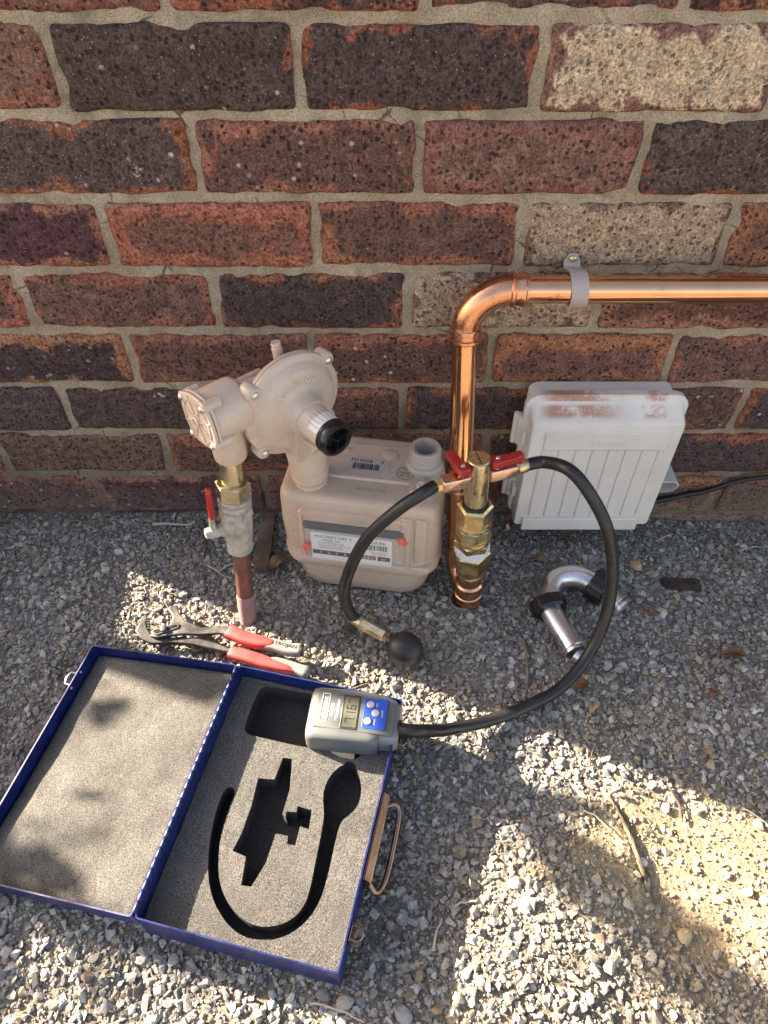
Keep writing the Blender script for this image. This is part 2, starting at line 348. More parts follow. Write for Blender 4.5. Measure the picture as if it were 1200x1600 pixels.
# ------------------------------------------------------------------ ground height
def sst(a, b, x): t = np.clip((x - a) / (b - a), 0, 1); return t * t * (3 - 2 * t)
def vnoise(x, y, sc, seed):
    r = np.random.default_rng(seed); T = r.random((64, 64)); X = x / sc + 1000; Y = y / sc + 1000
    xi = np.floor(X).astype(int); yi = np.floor(Y).astype(int); fx = X - xi; fy = Y - yi; fx = fx * fx * (3 - 2 * fx); fy = fy * fy * (3 - 2 * fy)
    a = T[xi % 64, yi % 64]; b = T[(xi + 1) % 64, yi % 64]; c_ = T[xi % 64, (yi + 1) % 64]; d = T[(xi + 1) % 64, (yi + 1) % 64]
    return (a * (1 - fx) + b * fx) * (1 - fy) + (c_ * (1 - fx) + d * fx) * fy - .5
def hgt(x, y):
    x = np.asarray(x, float); y = np.asarray(y, float)
    near = np.exp(-((x / 1.4) ** 2 + ((y + .4) / 1.2) ** 2))
    z = -.006 + .010 * vnoise(x, y, .16, 1) * near + .005 * vnoise(x, y, .05, 2) * near + .003 * vnoise(x, y, .018, 3) * near
    z = z - .020 * sst(.3, .62, x) * sst(-.28, 0, y)
    d = np.sqrt((x - .36) ** 2 + ((y + .545) * 1.6) ** 2)
    z = z - .006 * (1 - sst(.04, .17, d))
    xe = .271 + (-.46 - y) * .21
    z = z + .007 * (1 - sst(-.003, .004, x - xe)) * sst(-.09, -.01, x - xe) * sst(-.60, -.57, y) * (1 - sst(-.47, -.45, y))
    z = z + .010 * np.exp(-(((x - .10) / .10) ** 2 + ((y + .64) / .05) ** 2)) + .008 * np.exp(-(((x - .2) / .06) ** 2 + ((y + .55) / .05) ** 2))
    return z
def sandy(x, y):
    d = np.sqrt((x - .36) ** 2 + ((y + .545) * 1.6) ** 2) + .12 * vnoise(x, y, .07, 9)
    w = .5 * sst(.05, .2, x) * sst(-.48, -.56, y) * (.4 + 1.2 * np.clip(vnoise(x, y, .06, 12) + .5, 0, 1))
    return np.clip(np.maximum(1 - sst(.09, .20, d), w), 0, 1)
def axis(a, b, step, far):
    core_ = np.arange(a, b + step / 2, step); k = 1.35; lo = [a]; st = step
    while lo[-1] > -far: st *= k; lo.append(lo[-1] - st)
    hi = [core_[-1]]; st = step
    while hi[-1] < far: st *= k; hi.append(hi[-1] + st)
    return np.concatenate([np.array(lo[:0:-1]), core_, np.array(hi[1:])])
X = axis(-.8, .85, .0065, 70); Y = axis(-.95, .02, .0065, 70)
gx, gy = np.meshgrid(X, Y); gz = hgt(gx, gy); gz[gy > .25] = -.02
nx, ny = len(X), len(Y); idx = np.arange(nx * ny).reshape(ny, nx)
quads = np.stack([idx[:-1, :-1], idx[:-1, 1:], idx[1:, 1:], idx[1:, :-1]], -1).reshape(-1, 4)
me = bpy.data.meshes.new('ground'); me.from_pydata(np.stack([gx, gy, gz], -1).reshape(-1, 3).tolist(), [], quads.tolist())
me.polygons.foreach_set('use_smooth', [True] * len(me.polygons)); me.materials.append(M_SOIL)
ground = bpy.data.objects.new('ground', me); COL.objects.link(ground); ground['kind'] = 'structure'

# ------------------------------------------------------------------ brick wall
CX0 = -.662                                   # the house corner
wall = empty('brick_wall', (0, 0, 0), 'mottled red, dark and cream brick house wall with sandy mortar joints', 'wall')
KINDS = {  # core, rim, rim width
 'dark':   ((.082, .058, .055), (.37, .130, .080), .006),
 'slate':  ((.088, .063, .057), (.33, .12, .085), -.003),
 'brown':  ((.140, .080, .066), (.35, .150, .100), .008),
 'red':    ((.15, .075, .060), (.40, .17, .108), .017),
 'purple': ((.098, .046, .052), (.43, .185, .12), .008),
 'rimmed': ((.070, .046, .048), (.46, .19, .115), .010),
 'cream':  ((.52, .43, .30), (.32, .155, .115), .006),
 'tan':    ((.37, .29, .205), (.24, .14, .105), .001),
 'rosy':   ((.20, .115, .09), (.30, .14, .10), .010),
}
def brick_mesh(w, h, d, seed):
    nx, nz = max(6, int(w / .0085)), 10
    us = np.concatenate([[0, .012, .03], np.linspace(.06, .94, nx), [.97, .988, 1]]); vv = np.concatenate([[0, .035, .09], np.linspace(.17, .83, nz), [.91, .965, 1]])
    P = []; o = Vector((seed * 3.17, seed * 1.31, seed * .77))
    for v in vv:
        for u in us:
            x = (u - .5) * w; z = (v - .5) * h
            ed = min(u * w, (1 - u) * w); ez = min(v * h, (1 - v) * h)
            rr = .006
            # round the corners of the face and wobble its outline
            if ed < rr and ez < rr:
                k = (rr - ed) ** 2 + (rr - ez) ** 2
                if k > rr * rr:
                    q = rr / math.sqrt(k); x = math.copysign(w / 2 - rr + (rr - ed) * q, x); z = math.copysign(h / 2 - rr + (rr - ez) * q, z)
            q = Vector((x * 30, z * 30, 0)) + o
            x += mnoise.noise(q) * .0026 + mnoise.noise(q * 4) * .0009; z += mnoise.noise(q + Vector((9, 3, 5))) * .0022 + mnoise.noise(q * 4 + Vector((9, 3, 5))) * .0009
            e_ = max(0, rr - min(ed, ez)) / rr
            y = .0045 * e_ * e_ + mnoise.noise(q * 1.3 + Vector((1, 7, 2))) * .0016 + mnoise.noise(q * 4.5) * .0010 + abs(mnoise.noise(q * 9)) * .0005
            ch = mnoise.noise(q * .9 + Vector((4, 4, 4)))
            if e_ > 0 and ch > .15: y += (ch - .15) * .018 * e_
            P.append((x, y, z))
    NX, NZ = len(us), len(vv); f = []
    for j in range(NZ - 1):
        for i in range(NX - 1): a = j * NX + i; f.append((a, a + 1, a + NX + 1, a + NX))
    rim_ = [i for i in range(NX)] + [j * NX + NX - 1 for j in range(1, NZ)] + [(NZ - 1) * NX + i for i in range(NX - 2, -1, -1)] + [j * NX for j in range(NZ - 2, 0, -1)]
    b0 = len(P)
    for i in rim_: P.append((P[i][0] * .995, d, P[i][2] * .99))
    m = len(rim_)
    for i in range(m): k = (i + 1) % m; f.append((rim_[i], b0 + i, b0 + k, rim_[k]))
    me = bpy.data.meshes.new('brick'); me.from_pydata(P, [], f)
    me.polygons.foreach_set('use_smooth', [True] * len(me.polygons)); me.materials.append(M_BRICK); return me
ROWS = {  # course counted from the ground: first joint, kinds of the bricks to the right of it
 1: (-.451, ['purple', 'brown', 'brown', 'red', 'brown', 'rosy', 'red'], 'brown'),
 2: (-.576, ['tan2', 'brown', 'brown', 'dark', 'dark', 'brown', 'rosy', 'red'], 'purple'),
 3: (-.448, ['slate', 'brown', 'dark', 'brown', 'dark', 'dark', 'red'], 'slate'),
 4: (-.571, ['rimmed', 'brown', 'brown', 'red', 'brown', 'brown', 'red'], 'dark'),
 5: (-.445, ['brown', 'dark', 'tan', 'red', 'rosy', 'red', 'brown'], 'red'),
 6: (-.559, ['purple', 'red', 'brown', 'tan', 'red', 'dark', 'dark'], 'dark'),
 7: (-.440, ['dark', 'brown', 'rosy', 'slate', 'red', 'brown', 'dark'], 'dark'),
 8: (-.559, ['rosy', 'slate', 'dark', 'cream', 'dark', 'red', 'brown'], 'red'),
 9: (-.440, ['rosy', 'dark', 'slate', 'purple', 'dark', 'tan', 'red'], 'dark'),
 10: (-.559, ['dark', 'red', 'brown', 'dark', 'rosy', 'dark', 'red'], 'red'),
}
KINDS['tan2'] = ((.17, .115, .085), (.24, .125, .09), .002)
r2 = random.Random(5)
FIX = {(1, -.451): -.188, (2, -.576): -.326}
def put_brick(x0, x1, zc, kind, sd):
    w = x1 - x0 - .0102 + r2.uniform(-.0015, .0015)
    me = brick_mesh(w, .0762 + r2.uniform(-.0012, .0010), .085, sd)
    b = bpy.data.objects.new('brick', me); COL.objects.link(b); b.parent = wall
    b.location = ((x0 + x1) / 2 + r2.uniform(-.001, .001), r2.uniform(-.0015, .002), zc + r2.uniform(-.0008, .0008))
    b.rotation_euler = (r2.uniform(-.012, .012), r2.uniform(-.006, .006), r2.uniform(-.006, .006))
    c_, r_, rw_ = KINDS[kind]; k = r2.uniform(.85, 1.15)
    k *= 1.12 if max(c_) < .2 else 1; b['core'] = [c_[0] * k, c_[1] * k, c_[2] * k]; b['rim'] = [v * r2.uniform(.9, 1.1) for v in r_]; b['rim_width'] = rw_ + r2.uniform(-.002, .003); b['half_length'] = w / 2
sd = 1
for k, (x0, kinds, lk) in ROWS.items():
    zc = .086 * (k - .5) - .006
    xs = [x0]; x = x0
    for i in range(len(kinds)):
        x = FIX.get((k, x), x + .2385 + r2.uniform(-.003, .003)); xs.append(x)
    if x0 - CX0 > .03: put_brick(CX0, x0, zc, lk, sd); sd += 1
    for a, b, kd in zip(xs, xs[1:], kinds): put_brick(a, b, zc, kd, sd); sd += 1
# footing course below ground level, seen where the gravel dips
for i in range(7): put_brick(-.6 + i * .24, -.36 + i * .24, -.049, 'rosy', sd); sd += 1
# mortar sheet, uneven
gx_, gz_ = np.meshgrid(np.arange(CX0, 1.30, .0055), np.arange(-.10, .86, .0055))
my = .0060 + 0.0040 * vnoise(gx_, gz_, .05, 21) + .0042 * vnoise(gx_, gz_, .016, 22) + .0022 * vnoise(gx_, gz_, .007, 23)
nx, ny = gx_.shape[1], gx_.shape[0]; idx = np.arange(nx * ny).reshape(ny, nx)
q = np.stack([idx[:-1, :-1], idx[:-1, 1:], idx[1:, 1:], idx[1:, :-1]], -1).reshape(-1, 4)
me = bpy.data.meshes.new('mortar'); me.from_pydata(np.stack([gx_, my, gz_], -1).reshape(-1, 3).tolist(), [], q.tolist())
me.polygons.foreach_set('use_smooth', [True] * len(me.polygons)); me.materials.append(M_MORTAR)
o = bpy.data.objects.new('mortar', me); COL.objects.link(o); o.parent = wall
# the rest of the wall, out of view: a rendered core behind and above
mb = MB(); mb.box((CX0, .03, -.3), (4.0, .25, .86)); mb.box((CX0, .001, .862), (4.0, .25, 2.5)); mb.box((1.31, .002, -.3), (4.0, .029, .86))
mb.build('wall_core', M_MORTAR, wall, smooth=False)

# ------------------------------------------------------------------ gravel
def hulls(n, npts, flat):
    out = []
    for i in range(n):
        bm = bmesh.new()
        for k in range(npts):
            v = Vector(rng.normal(size=3)).normalized() * rng.uniform(.8, 1.05); v.x *= rng.uniform(.9, 1.3); v.z *= flat; bm.verts.new(v)
        r_ = bmesh.ops.convex_hull(bm, input=bm.verts)
        bmesh.ops.delete(bm, geom=[g for g in r_['geom_interior'] if isinstance(g, bmesh.types.BMVert)], context='VERTS')
        bmesh.ops.triangulate(bm, faces=bm.faces); bm.verts.index_update()
        out.append((np.array([v.co for v in bm.verts]), np.array([[v.index for v in f.verts] for f in bm.faces]))); bm.free()
    return out
PAL = np.array([(.30, .30, .295), (.22, .222, .225), (.38, .375, .36), (.165, .165, .17), (.44, .43, .40), (.33, .30, .25), (.40, .34, .25), (.28, .22, .16), (.52, .50, .46), (.26, .20, .17), (.42, .31, .17)])
PW = np.array([.25, .2, .17, .1, .09, .07, .04, .03, .03, .015, .005]); PW /= PW.sum()
def in_case(x, y, m=0.0):
    dx, dy = x + .1834, y + .3197; a = dx * .974 - dy * .2265; b = -dx * .2265 - dy * .974
    return (a > -.205 - m) & (a < .2125 + m) & (b > -.0 - m) & (b < .296 + m)
def stones(name, n, rlo, rhi, mean, sig, variants, lift, region, keep, palw=PW, cm=1.0):
    x = rng.uniform(region[0], region[1], n); y = rng.uniform(region[2], region[3], n)
    k = keep(x, y); x = x[k]; y = y[k]; n = len(x)
    r = np.clip(np.exp(rng.normal(math.log(mean), sig, n)), rlo, rhi)
    z = hgt(x, y) + r * rng.uniform(lift[0], lift[1], n)
    # random rotations, mostly lying flat
    yaw = rng.uniform(0, 2 * np.pi, n); tx = rng.normal(0, .45, n); ty = rng.normal(0, .45, n)
    cy_, sy_ = np.cos(yaw), np.sin(yaw); cx_, sx_ = np.cos(tx), np.sin(tx); cz_, sz_ = np.cos(ty), np.sin(ty)
    Z = np.zeros(n); O1 = np.ones(n)
    Rz = np.stack([np.stack([cy_, -sy_, Z], -1), np.stack([sy_, cy_, Z], -1), np.stack([Z, Z, O1], -1)], 1)
    Rx = np.stack([np.stack([O1, Z, Z], -1), np.stack([Z, cx_, -sx_], -1), np.stack([Z, sx_, cx_], -1)], 1)
    Ry = np.stack([np.stack([cz_, Z, sz_], -1), np.stack([Z, O1, Z], -1), np.stack([-sz_, Z, cz_], -1)], 1)
    RM = Rx @ Ry @ Rz
    tone = PAL[rng.choice(len(PAL), n, p=palw)] * .92 * rng.uniform(.8, 1.2, (n, 1)) * cm
    # patches of warmer, dustier stone
    w_ = np.clip(vnoise(x, y, .09, 31) * 2 + .1, 0, 1)[:, None]; tone = tone * (1 - .35 * w_) + np.array([.34, .29, .205]) * .35 * w_
    sd_ = sandy(x, y)[:, None] * .6; tone = tone * (1 - sd_) + np.array([.40, .34, .24]) * sd_
    V = []; F = []; T = []; base = 0; which = rng.integers(0, len(variants), n)
    for i, (bv, bf) in enumerate(variants):
        s_ = np.where(which == i)[0]
        if len(s_) == 0: continue
        vv = np.einsum('nij,kj->nki', RM[s_], bv) * r[s_, None, None] + np.stack([x[s_], y[s_], z[s_]], -1)[:, None, :]
        m = len(bv); V.append(vv.reshape(-1, 3)); F.append((bf[None] + (base + np.arange(len(s_)) * m)[:, None, None]).reshape(-1, 3)); T.append(np.repeat(tone[s_], m, 0)); base += len(s_) * m
    V = np.concatenate(V); F = np.concatenate(F); T = np.concatenate(T)
    me = bpy.data.meshes.new(name); me.vertices.add(len(V)); me.vertices.foreach_set('co', V.astype(np.float32).ravel())
    me.loops.add(F.size); me.loops.foreach_set('vertex_index', F.astype(np.int32).ravel())
    me.polygons.add(len(F)); me.polygons.foreach_set('loop_start', np.arange(0, F.size, 3, dtype=np.int32)); me.polygons.foreach_set('loop_total', np.full(len(F), 3, dtype=np.int32))
    me.update(); me.validate()
    at = me.attributes.new('tone', 'FLOAT_COLOR', 'POINT'); at.data.foreach_set('color', np.concatenate([T, np.ones((len(T), 1))], 1).astype(np.float32).ravel())
    me.polygons.foreach_set('use_smooth', [False] * len(me.polygons))
    me.materials.append(M_GRAVEL); ob = bpy.data.objects.new(name, me); COL.objects.link(ob); return ob
H1 = hulls(20, 12, .55); H2 = hulls(10, 9, .7)
REG = (-.74, .80, -.86, .006)
def keep_big(x, y): return (~in_case(x, y, -.012)) & (rng.random(len(x)) > .86 * sandy(x, y)) & (y < -.004)
def keep_small(x, y): return (~in_case(x, y, -.012)) & (rng.random(len(x)) > .35 * sandy(x, y)) & (y < -.001)
g1 = stones('gravel', 74000, .0013, .0076, .0030, .42, H1, (.05, .60), REG, keep_big)
tag(g1, 'grey angular crushed stone gravel covering the ground below the brick wall', 'gravel'); g1['kind'] = 'stuff'
g2 = stones('grit', 50000, .0008, .0024, .0015, .3, H2, (.2, 1.0), REG, keep_small, cm=1.05)
tag(g2, 'fine sandy grit lying between the larger gravel stones', 'grit'); g2['kind'] = 'stuff'

# ------------------------------------------------------------------ copper pipe on the wall
def V(*a): return Vector(a)
org = (.107, -.128, 0)
cp = empty('copper_pipe', org, 'shiny copper gas pipe with an elbow, running along and down the brick wall', 'pipe')
P0, P1 = V(.1075, -.130, .055), V(.0985, -.042, .372)
MB().tube([P0 + (P1 - P0) * t for t in np.linspace(0, 1, 8)], .0158, 24).build('vertical_pipe', M_COPPER, cp, org)
ax = (P1 - P0).normalized(); bend = []
c0 = P1; c1 = V(.150, -.040, .424)
for i in range(13):
    t = i / 12; a = t * math.pi / 2
    bend.append(V(c0.x + (c1.x - c0.x) * (1 - math.cos(a)), c0.y + (c1.y - c0.y) * t, c0.z + (c1.z - c0.z) * math.sin(a)))
el = MB(); el.tube(bend, .0176, 24).build('elbow', M_COPPER_F, cp, org)
def socket(c, d, name='socket', r=.0185, l=.022, parent=cp, og=org, mat=None):
    mb = MB(); h = l / 2
    mb.lathe([(r - .003, -h), (r - .0002, -h + .0005), (r + .0016, -h + .002), (r + .0016, -h + .005), (r - .0002, -h + .0065), (r, 0), (r + .0014, h - .007), (r + .0014, h - .005), (r, h - .0035), (r, h - .001), (r - .003, h)], fr(c, d), 28)
    return mb.build(name, mat or M_COPPER_F, parent, og)
socket(P1 - ax * .006, ax); socket(V(.156, -.040, .424), V(1, 0, 0))
MB().tube([V(x, -.040, .424) for x in np.linspace(.15, 1.25, 12)], .0158, 24).build('horizontal_pipe', M_COPPER, cp, org)
socket(P0 + (P1 - P0) * .37, ax, 'coupling', .0178, .04)
ub = spline([P0 + ax * .012, P0, V(.110, -.139, .034), V(.1165, -.158, .024), V(.1215, -.174, .030), V(.1215, -.1765, .048)], 8)
MB().tube(ub, .0178, 22).build('return_bend', M_COPPER_F, cp, org)
A0, A1 = V(.1215, -.1765, .02), V(.111, -.179, .288); ad = (A1 - A0).normalized()
def at(z): return A0 + ad * ((z - A0.z) / ad.z)
mb = MB()
mb.lathe([(.0160, .002), (.0205, .004), (.0212, .009), (.0196, .012), (.0196, .018), (.0206, .020), (.0206, .0235), (.0192, .025), (.0192, .031), (.0202, .033), (.0202, .036), (.0190, .038), (.0190, .044), (.0198, .046), (.0170, .049), (.0168, .068)], fr(at(.0), ad), 28)
mb.build('pipe_stub', M_COPPER_F, cp, org)

# ------------------------------------------------------------------ brass union stack and test tee
org = tuple(at(.06))
us = empty('brass_union', org, 'stack of brass hexagonal union nuts rising from the copper pipe end', 'pipe fitting')
F = fr(at(0), ad, (1, -.25, 0))
def us_p(name, mat, fn): mb = MB(); fn(mb); return mb.build(name, mat, us, org, ang=30)
us_p('collar', M_BRASS, lambda m: m.lathe([(.0172, .064), (.0195, .067), (.0200, .071), (.0188, .074), (.0196, .078), (.0196, .083), (.022, .088)], F, 28))
us_p('hex_nut', M_BRASS, lambda m: m.hexa(.0256, .086, .119, F, .003))
us_p('thread_tape', M_PTFE, lambda m: m.lathe([(.021, .118), (.0238, .120), (.0243, .123), (.0236, .126), (.0240, .129), (.021, .131)], F, 28))
us_p('hex_nut', M_BRASS, lambda m: m.hexa(.0250, .130, .144, F, .002, .4))
us_p('washer', M_BRASS, lambda m: m.lathe([(.021, .1435), (.0242, .1445), (.0246, .147), (.0236, .150), (.020, .151)], F, 28))
us_p('hex_body', M_BRASS_D, lambda m: m.hexa(.0226, .150, .172, F, .002, .25, 8))
us_p('flange_ring', M_BRASS, lambda m: m.lathe([(.020, .1715), (.0228, .1725), (.0228, .176), (.020, .1775)], F, 28))
us_p('hex_nut', M_BRASS, lambda m: m.hexa(.0232, .177, .209, F, .003, .1))
us_p('top_washer', M_RUBBER, lambda m: m.lathe([(.012, .2085), (.0165, .209), (.0165, .2125), (.012, .213)], F, 28))
org = tuple(at(.26))
tt = empty('test_tee', org, 'brass cylinder tee with two small red lever valves, screwed onto the brass union stack', 'valve')
BD = V(.955, .30, 0).normalized(); bc_ = V(.1128, -.1885, .262)
mb = MB(); mb.lathe([(.0128, .211), (.0146, .213), (.0146, .281), (.0138, .286), (.0125, .2872), (.0035, .2872), (.002, .2845)], F, 32); mb.build('cylinder_body', M_BRASS_D, tt, org)
mb = MB(); mb.box((-.0006, -.010, .2865), (.0006, .010, .2876), F @ Matrix.Rotation(.5, 4, 'Z')); mb.build('scribe_line', M_INK, tt, org)
bar = fr(bc_ + V(0, .005, 0), BD, (0, 0, 1))
for sgn in (-1, 1):
    M = fr(bc_ + V(0, .005, 0), BD * sgn, (0, 0, 1))
    mb = MB(); mb.rings([[M @ V(x, y, z) for x, y in rrect(.0082 * k, .0082 * k, .0016, 3)] for z, k in ((.013, .9), (.0145, 1), (.046, 1), (.0475, .88))]); vb = mb.build('valve_body', M_VALVE, tt, org, bev=.0004)
    mb = MB(); mb.hexa(.0078, .047, .0565, M, .001, .2); mb.lathe([(.0062, .0565), (.0062, .060), (.0052, .062)], M, 18); mb.build('hose_tail', M_BRASS, tt, org)
    # lever
    base = M @ V(.0082, 0, .022)
    MB().lathe([(.0042, 0), (.0042, .006), (.0034, .0075)], fr(base, (0, 0, 1)), 14).build('valve_stem', M_BRASS_D, tt, org)
    ld = V(-.42, .86, .10).normalized() if sgn < 0 else V(.93, .32, .06).normalized()
    L = fr(base + V(0, 0, .004), (0, 0, 1), ld)
    mb = MB(); mb.rings([[L @ V(x, y, z) for y, z in rrect(w, h, .0015, 3, 0, h)] for x, w, h in ((-.0085, .0060, .0045), (-.006, .0072, .0052), (.007, .0070, .0050), (.016, .0060, .0042), (.030, .0056, .0052), (.033, .0045, .0045))])
    lv = mb.build('lever', M_RED, tt, org, bev=.0006)
    mb = MB(); mb.lathe([(.0026, 0), (.0026, .0012), (.0018, .002), (.0008, .0014)], fr(L @ V(0, 0, .0102), L.to_3x3() @ V(0, 0, 1)), 14); mb.build('rivet', M_SCREW, lv, org)

# ------------------------------------------------------------------ hoses
ETL = bc_ + V(0, .005, 0) - BD * .056; ETR = bc_ + V(0, .005, 0) + BD * .056
org = (.0315, -.279, 0)
bh = empty('pump_bulb_hose', org, 'short black hose with brass coupling ending in a round black rubber bulb', 'hose')
pts = [ETL, V(.0447, -.2114, .261), V(.0165, -.216, .238), V(-.0195, -.217, .190), V(-.0425, -.224, .138), V(-.0522, -.228, .089), V(-.0465, -.227, .043), V(-.036, -.234, .033)]
MB().tube(spline(pts, 10), .0078, 18).build('hose', M_RUBBER, bh, org)
CA, CB = V(-.036, -.2345, .032), V(.0085, -.2625, .031); cd = (CB - CA).normalized()
mb = MB(); mb.lathe([(.0083, -.004), (.0086, 0), (.0086, .008), (.0070, .009)], fr(CA - cd * .002, cd), 18); mb.build('ferrule', M_BRASS, bh, org)
mb = MB(); mb.hexa(.0088, .006, .043, fr(CA, cd), .001, .3); mb.build('coupling', M_BRASS_D, bh, org, ang=25)
mb = MB(); mb.hexa(.0072, .042, .052, fr(CA, cd), .001, .1); mb.build('end_nut', M_BRASS, bh, org, ang=25)
mb = MB(); prof = [(.0085, .0)] + [(.0235 * math.sin(a), .027 - .0255 * math.cos(a)) for a in np.linspace(.42, 3.1, 18)]
mb.lathe(prof, fr(CB - cd * .003 + V(0, 0, -.002), (cd + V(0, 0, -.12)).normalized()), 32); mb.build('bulb', M_BULB, bh, org)

org = (.18, -.35, 0)
mh = empty('manometer_hose', org, 'long black rubber hose looping from the test tee over the gravel to the meter', 'hose')
pts = [ETR, V(.1936, -.1618, .264), V(.2175, -.188, .276), V(.2440, -.207, .2525), V(.2698, -.225, .2096), V(.2849, -.24, .1538), V(.2870, -.2615, .098), V(.2710, -.290, .046), V(.2313, -.3282, .020), V(.1813, -.3520, .011), V(.1300, -.3720, .011), V(.0789, -.3920, .030), V(.0400, -.4105, .064), V(.0170, -.4085, .0640)]
MB().tube(spline(pts, 10), .0078, 18).build('hose', M_RUBBER, mh, org)
MB().lathe([(.0084, -.006), (.0088, -.004), (.0088, .005), (.008, .007)], fr(ETR, BD), 18).build('ferrule', M_BRASS, mh, org)

# ------------------------------------------------------------------ pipe saddle clip
org = (.224, 0, .4)
pc = empty('pipe_clip', org, 'mauve plastic saddle clip screwed over the horizontal copper pipe', 'clip')
path = [V(.2215, -.004, .4495), V(.2215, -.0045, .438), V(.222, -.010, .4345), V(.2225, -.024, .4400), V(.2228, -.036, .4425), V(.2232, -.050, .438), V(.2240, -.0585, .424), V(.2245, -.052, .409), V(.225, -.035, .4045), V(.2255, -.010, .402), V(.226, -.0045, .398), V(.2265, -.004, .386)]
path = spline(path, 4); mb = MB(); rs = []
for i, p in enumerate(path):
    t = (path[min(i + 1, len(path) - 1)] - path[max(i - 1, 0)]).normalized(); nrm = V(1, 0, 0).cross(t).normalized()
    w = .0098 if 3 < i < len(path) - 4 else .0098 * (.45 + .18 * min(i, len(path) - 1 - i))
    rs.append([p + V(-w, 0, 0) - nrm * .0012, p + V(w, 0, 0) - nrm * .0012, p + V(w, 0, 0) + nrm * .0012, p + V(-w, 0, 0) + nrm * .0012])
mb.rings(rs); mb.build('strap', M_CLIP, pc, org, bev=.0005)
def screw(c, d, r, parent, og, mat=None, name='screw'):
    mb = MB(); F_ = fr(c, d); mb.lathe([(r, 0), (r, r * .25), (r * .75, r * .55), (r * .4, r * .66), (r * .35, r * .3)], F_, 16); sc = mb.build(name, mat or M_SCREW, parent, og)
    return sc
screw(V(.2215, -.0058, .4435), (0, -1, 0), .0042, pc, org, M_BRASS_D); screw(V(.2235, -.0055, .391), (0, -1, 0), .0038, pc, org, M_VALVE)

# ------------------------------------------------------------------ gas riser with valve
B0, B1 = V(-.1960, -.2070, -.02), V(-.1835, -.1660, .283); bd = (B1 - B0).normalized()
def rz_(z): return B0 + bd * ((z - B0.z) / bd.z)
org = tuple(rz_(0)); FR = fr(rz_(0), bd, (1, -.2, 0)) @ Matrix.Diagonal((1, 1, .93, 1))
gr = empty('gas_riser', org, 'old brown copper gas riser with galvanised shut-off valve standing in the gravel', 'pipe')
def gp(name, mat, fn, parent=gr, **kw): mb = MB(); fn(mb); return mb.build(name, mat, parent, org, **kw)
gp('sleeve', M_SLEEVE, lambda m: m.lathe([(.0125, -.03), (.0128, .045), (.0118, .050)], FR, 22))
gp('copper_tube', M_COPPER_OLD, lambda m: m.lathe([(.0116, .03), (.0116, .16)], FR, 22))
gp('valve_body', M_STEELPAINT, lambda m: m.lathe([(.0130, .138), (.0165, .142), (.0168, .156), (.0160, .158), (.0175, .162), (.0192, .172), (.0195, .196), (.0180, .204), (.0170, .206)], FR, 26))
gp('hex_flange', M_STEELPAINT, lambda m: m.hexa(.0212, .204, .218, FR, .002, .2))
gp('thread_ring', M_GALV, lambda m: m.lathe([(.018, .217), (.0205, .219), (.0212, .224), (.0200, .228), (.0212, .231), (.0205, .236), (.018, .238)], FR, 26))
gp('union_nut', M_BRASS_D, lambda m: m.hexa(.0222, .237, .263, FR, .003, .15))
gp('brass_tail', M_BRASS_D, lambda m: m.lathe([(.019, .2625), (.0138, .2635), (.0133, .300)], FR, 24))
sd_ = V(-.93, -.32, -.02).normalized(); S0 = rz_(.170)
gp('valve_spindle', M_STEELPAINT, lambda m: (m.lathe([(.0095, .010), (.0095, .021), (.0085, .022)], fr(S0, sd_), 20), m.lathe([(.0078, .022), (.0080, .035), (.0068, .041), (.003, .0425)], fr(S0, sd_), 20)))
h0 = S0 + sd_ * .030; hd = V(.04, .10, 1).normalized()
gp('handle_shank', M_GALV, lambda m: m.tube([h0, h0 + hd * .016 + V(-.001, 0, 0), h0 + hd * .032], [.0055, .0042, .0038], 12))
gp('handle_grip', M_RED, lambda m: m.tube([h0 + hd * t for t in (.022, .024, .040, .058, .070, .072)], [.0032, .0042, .0044, .0042, .0040, .0026], 14))

# ------------------------------------------------------------------ gas meter
org = (0, 0, 0)
gm = empty('gas_meter', (-.0245, -.102, 0), 'beige domestic gas meter with index window standing before the brick wall', 'gas meter', R(-9)); gm.scale = (1.05, 1.03, 1.16)
S_ = [(.001, .074, .046, .03), (.003, .083, .053, .034), (.010, .0895, .0575, .036), (.025, .0925, .0600, .036), (.056, .0945, .0615, .034)]
loft([(z, a, b, r, 0, 0) for z, a, b, r in S_], None, 8).build('lower_case', M_BEIGE, gm, ang=50)
S_ = [(.0535, .094, .061, .033), (.0545, .1010, .0660, .034), (.0570, .1045, .0690, .035), (.0660, .1055, .0695, .036), (.0690, .1042, .0690, .036), (.074, .1035, .0665, .034), (.085, .1035, .0655, .030), (.120, .1025, .0650, .021), (.156, .1010, .0640, .019), (.1630, .1000, .0632, .018), (.1672, .0975, .0608, .017), (.1692, .094, .057, .015), (.1700, .089, .052, .012)]
up = loft([(z, a, b, r, 0, 0) for z, a, b, r in S_], None, 8).build('upper_case', M_BEIGE, gm, ang=50)
# raised top plate
loft([(.1690, .066, .034, .006, .012, .010), (.1725, .064, .032, .006, .012, .010)], None, 3).build('top_plate', M_BEIGE2, gm, bev=.001)
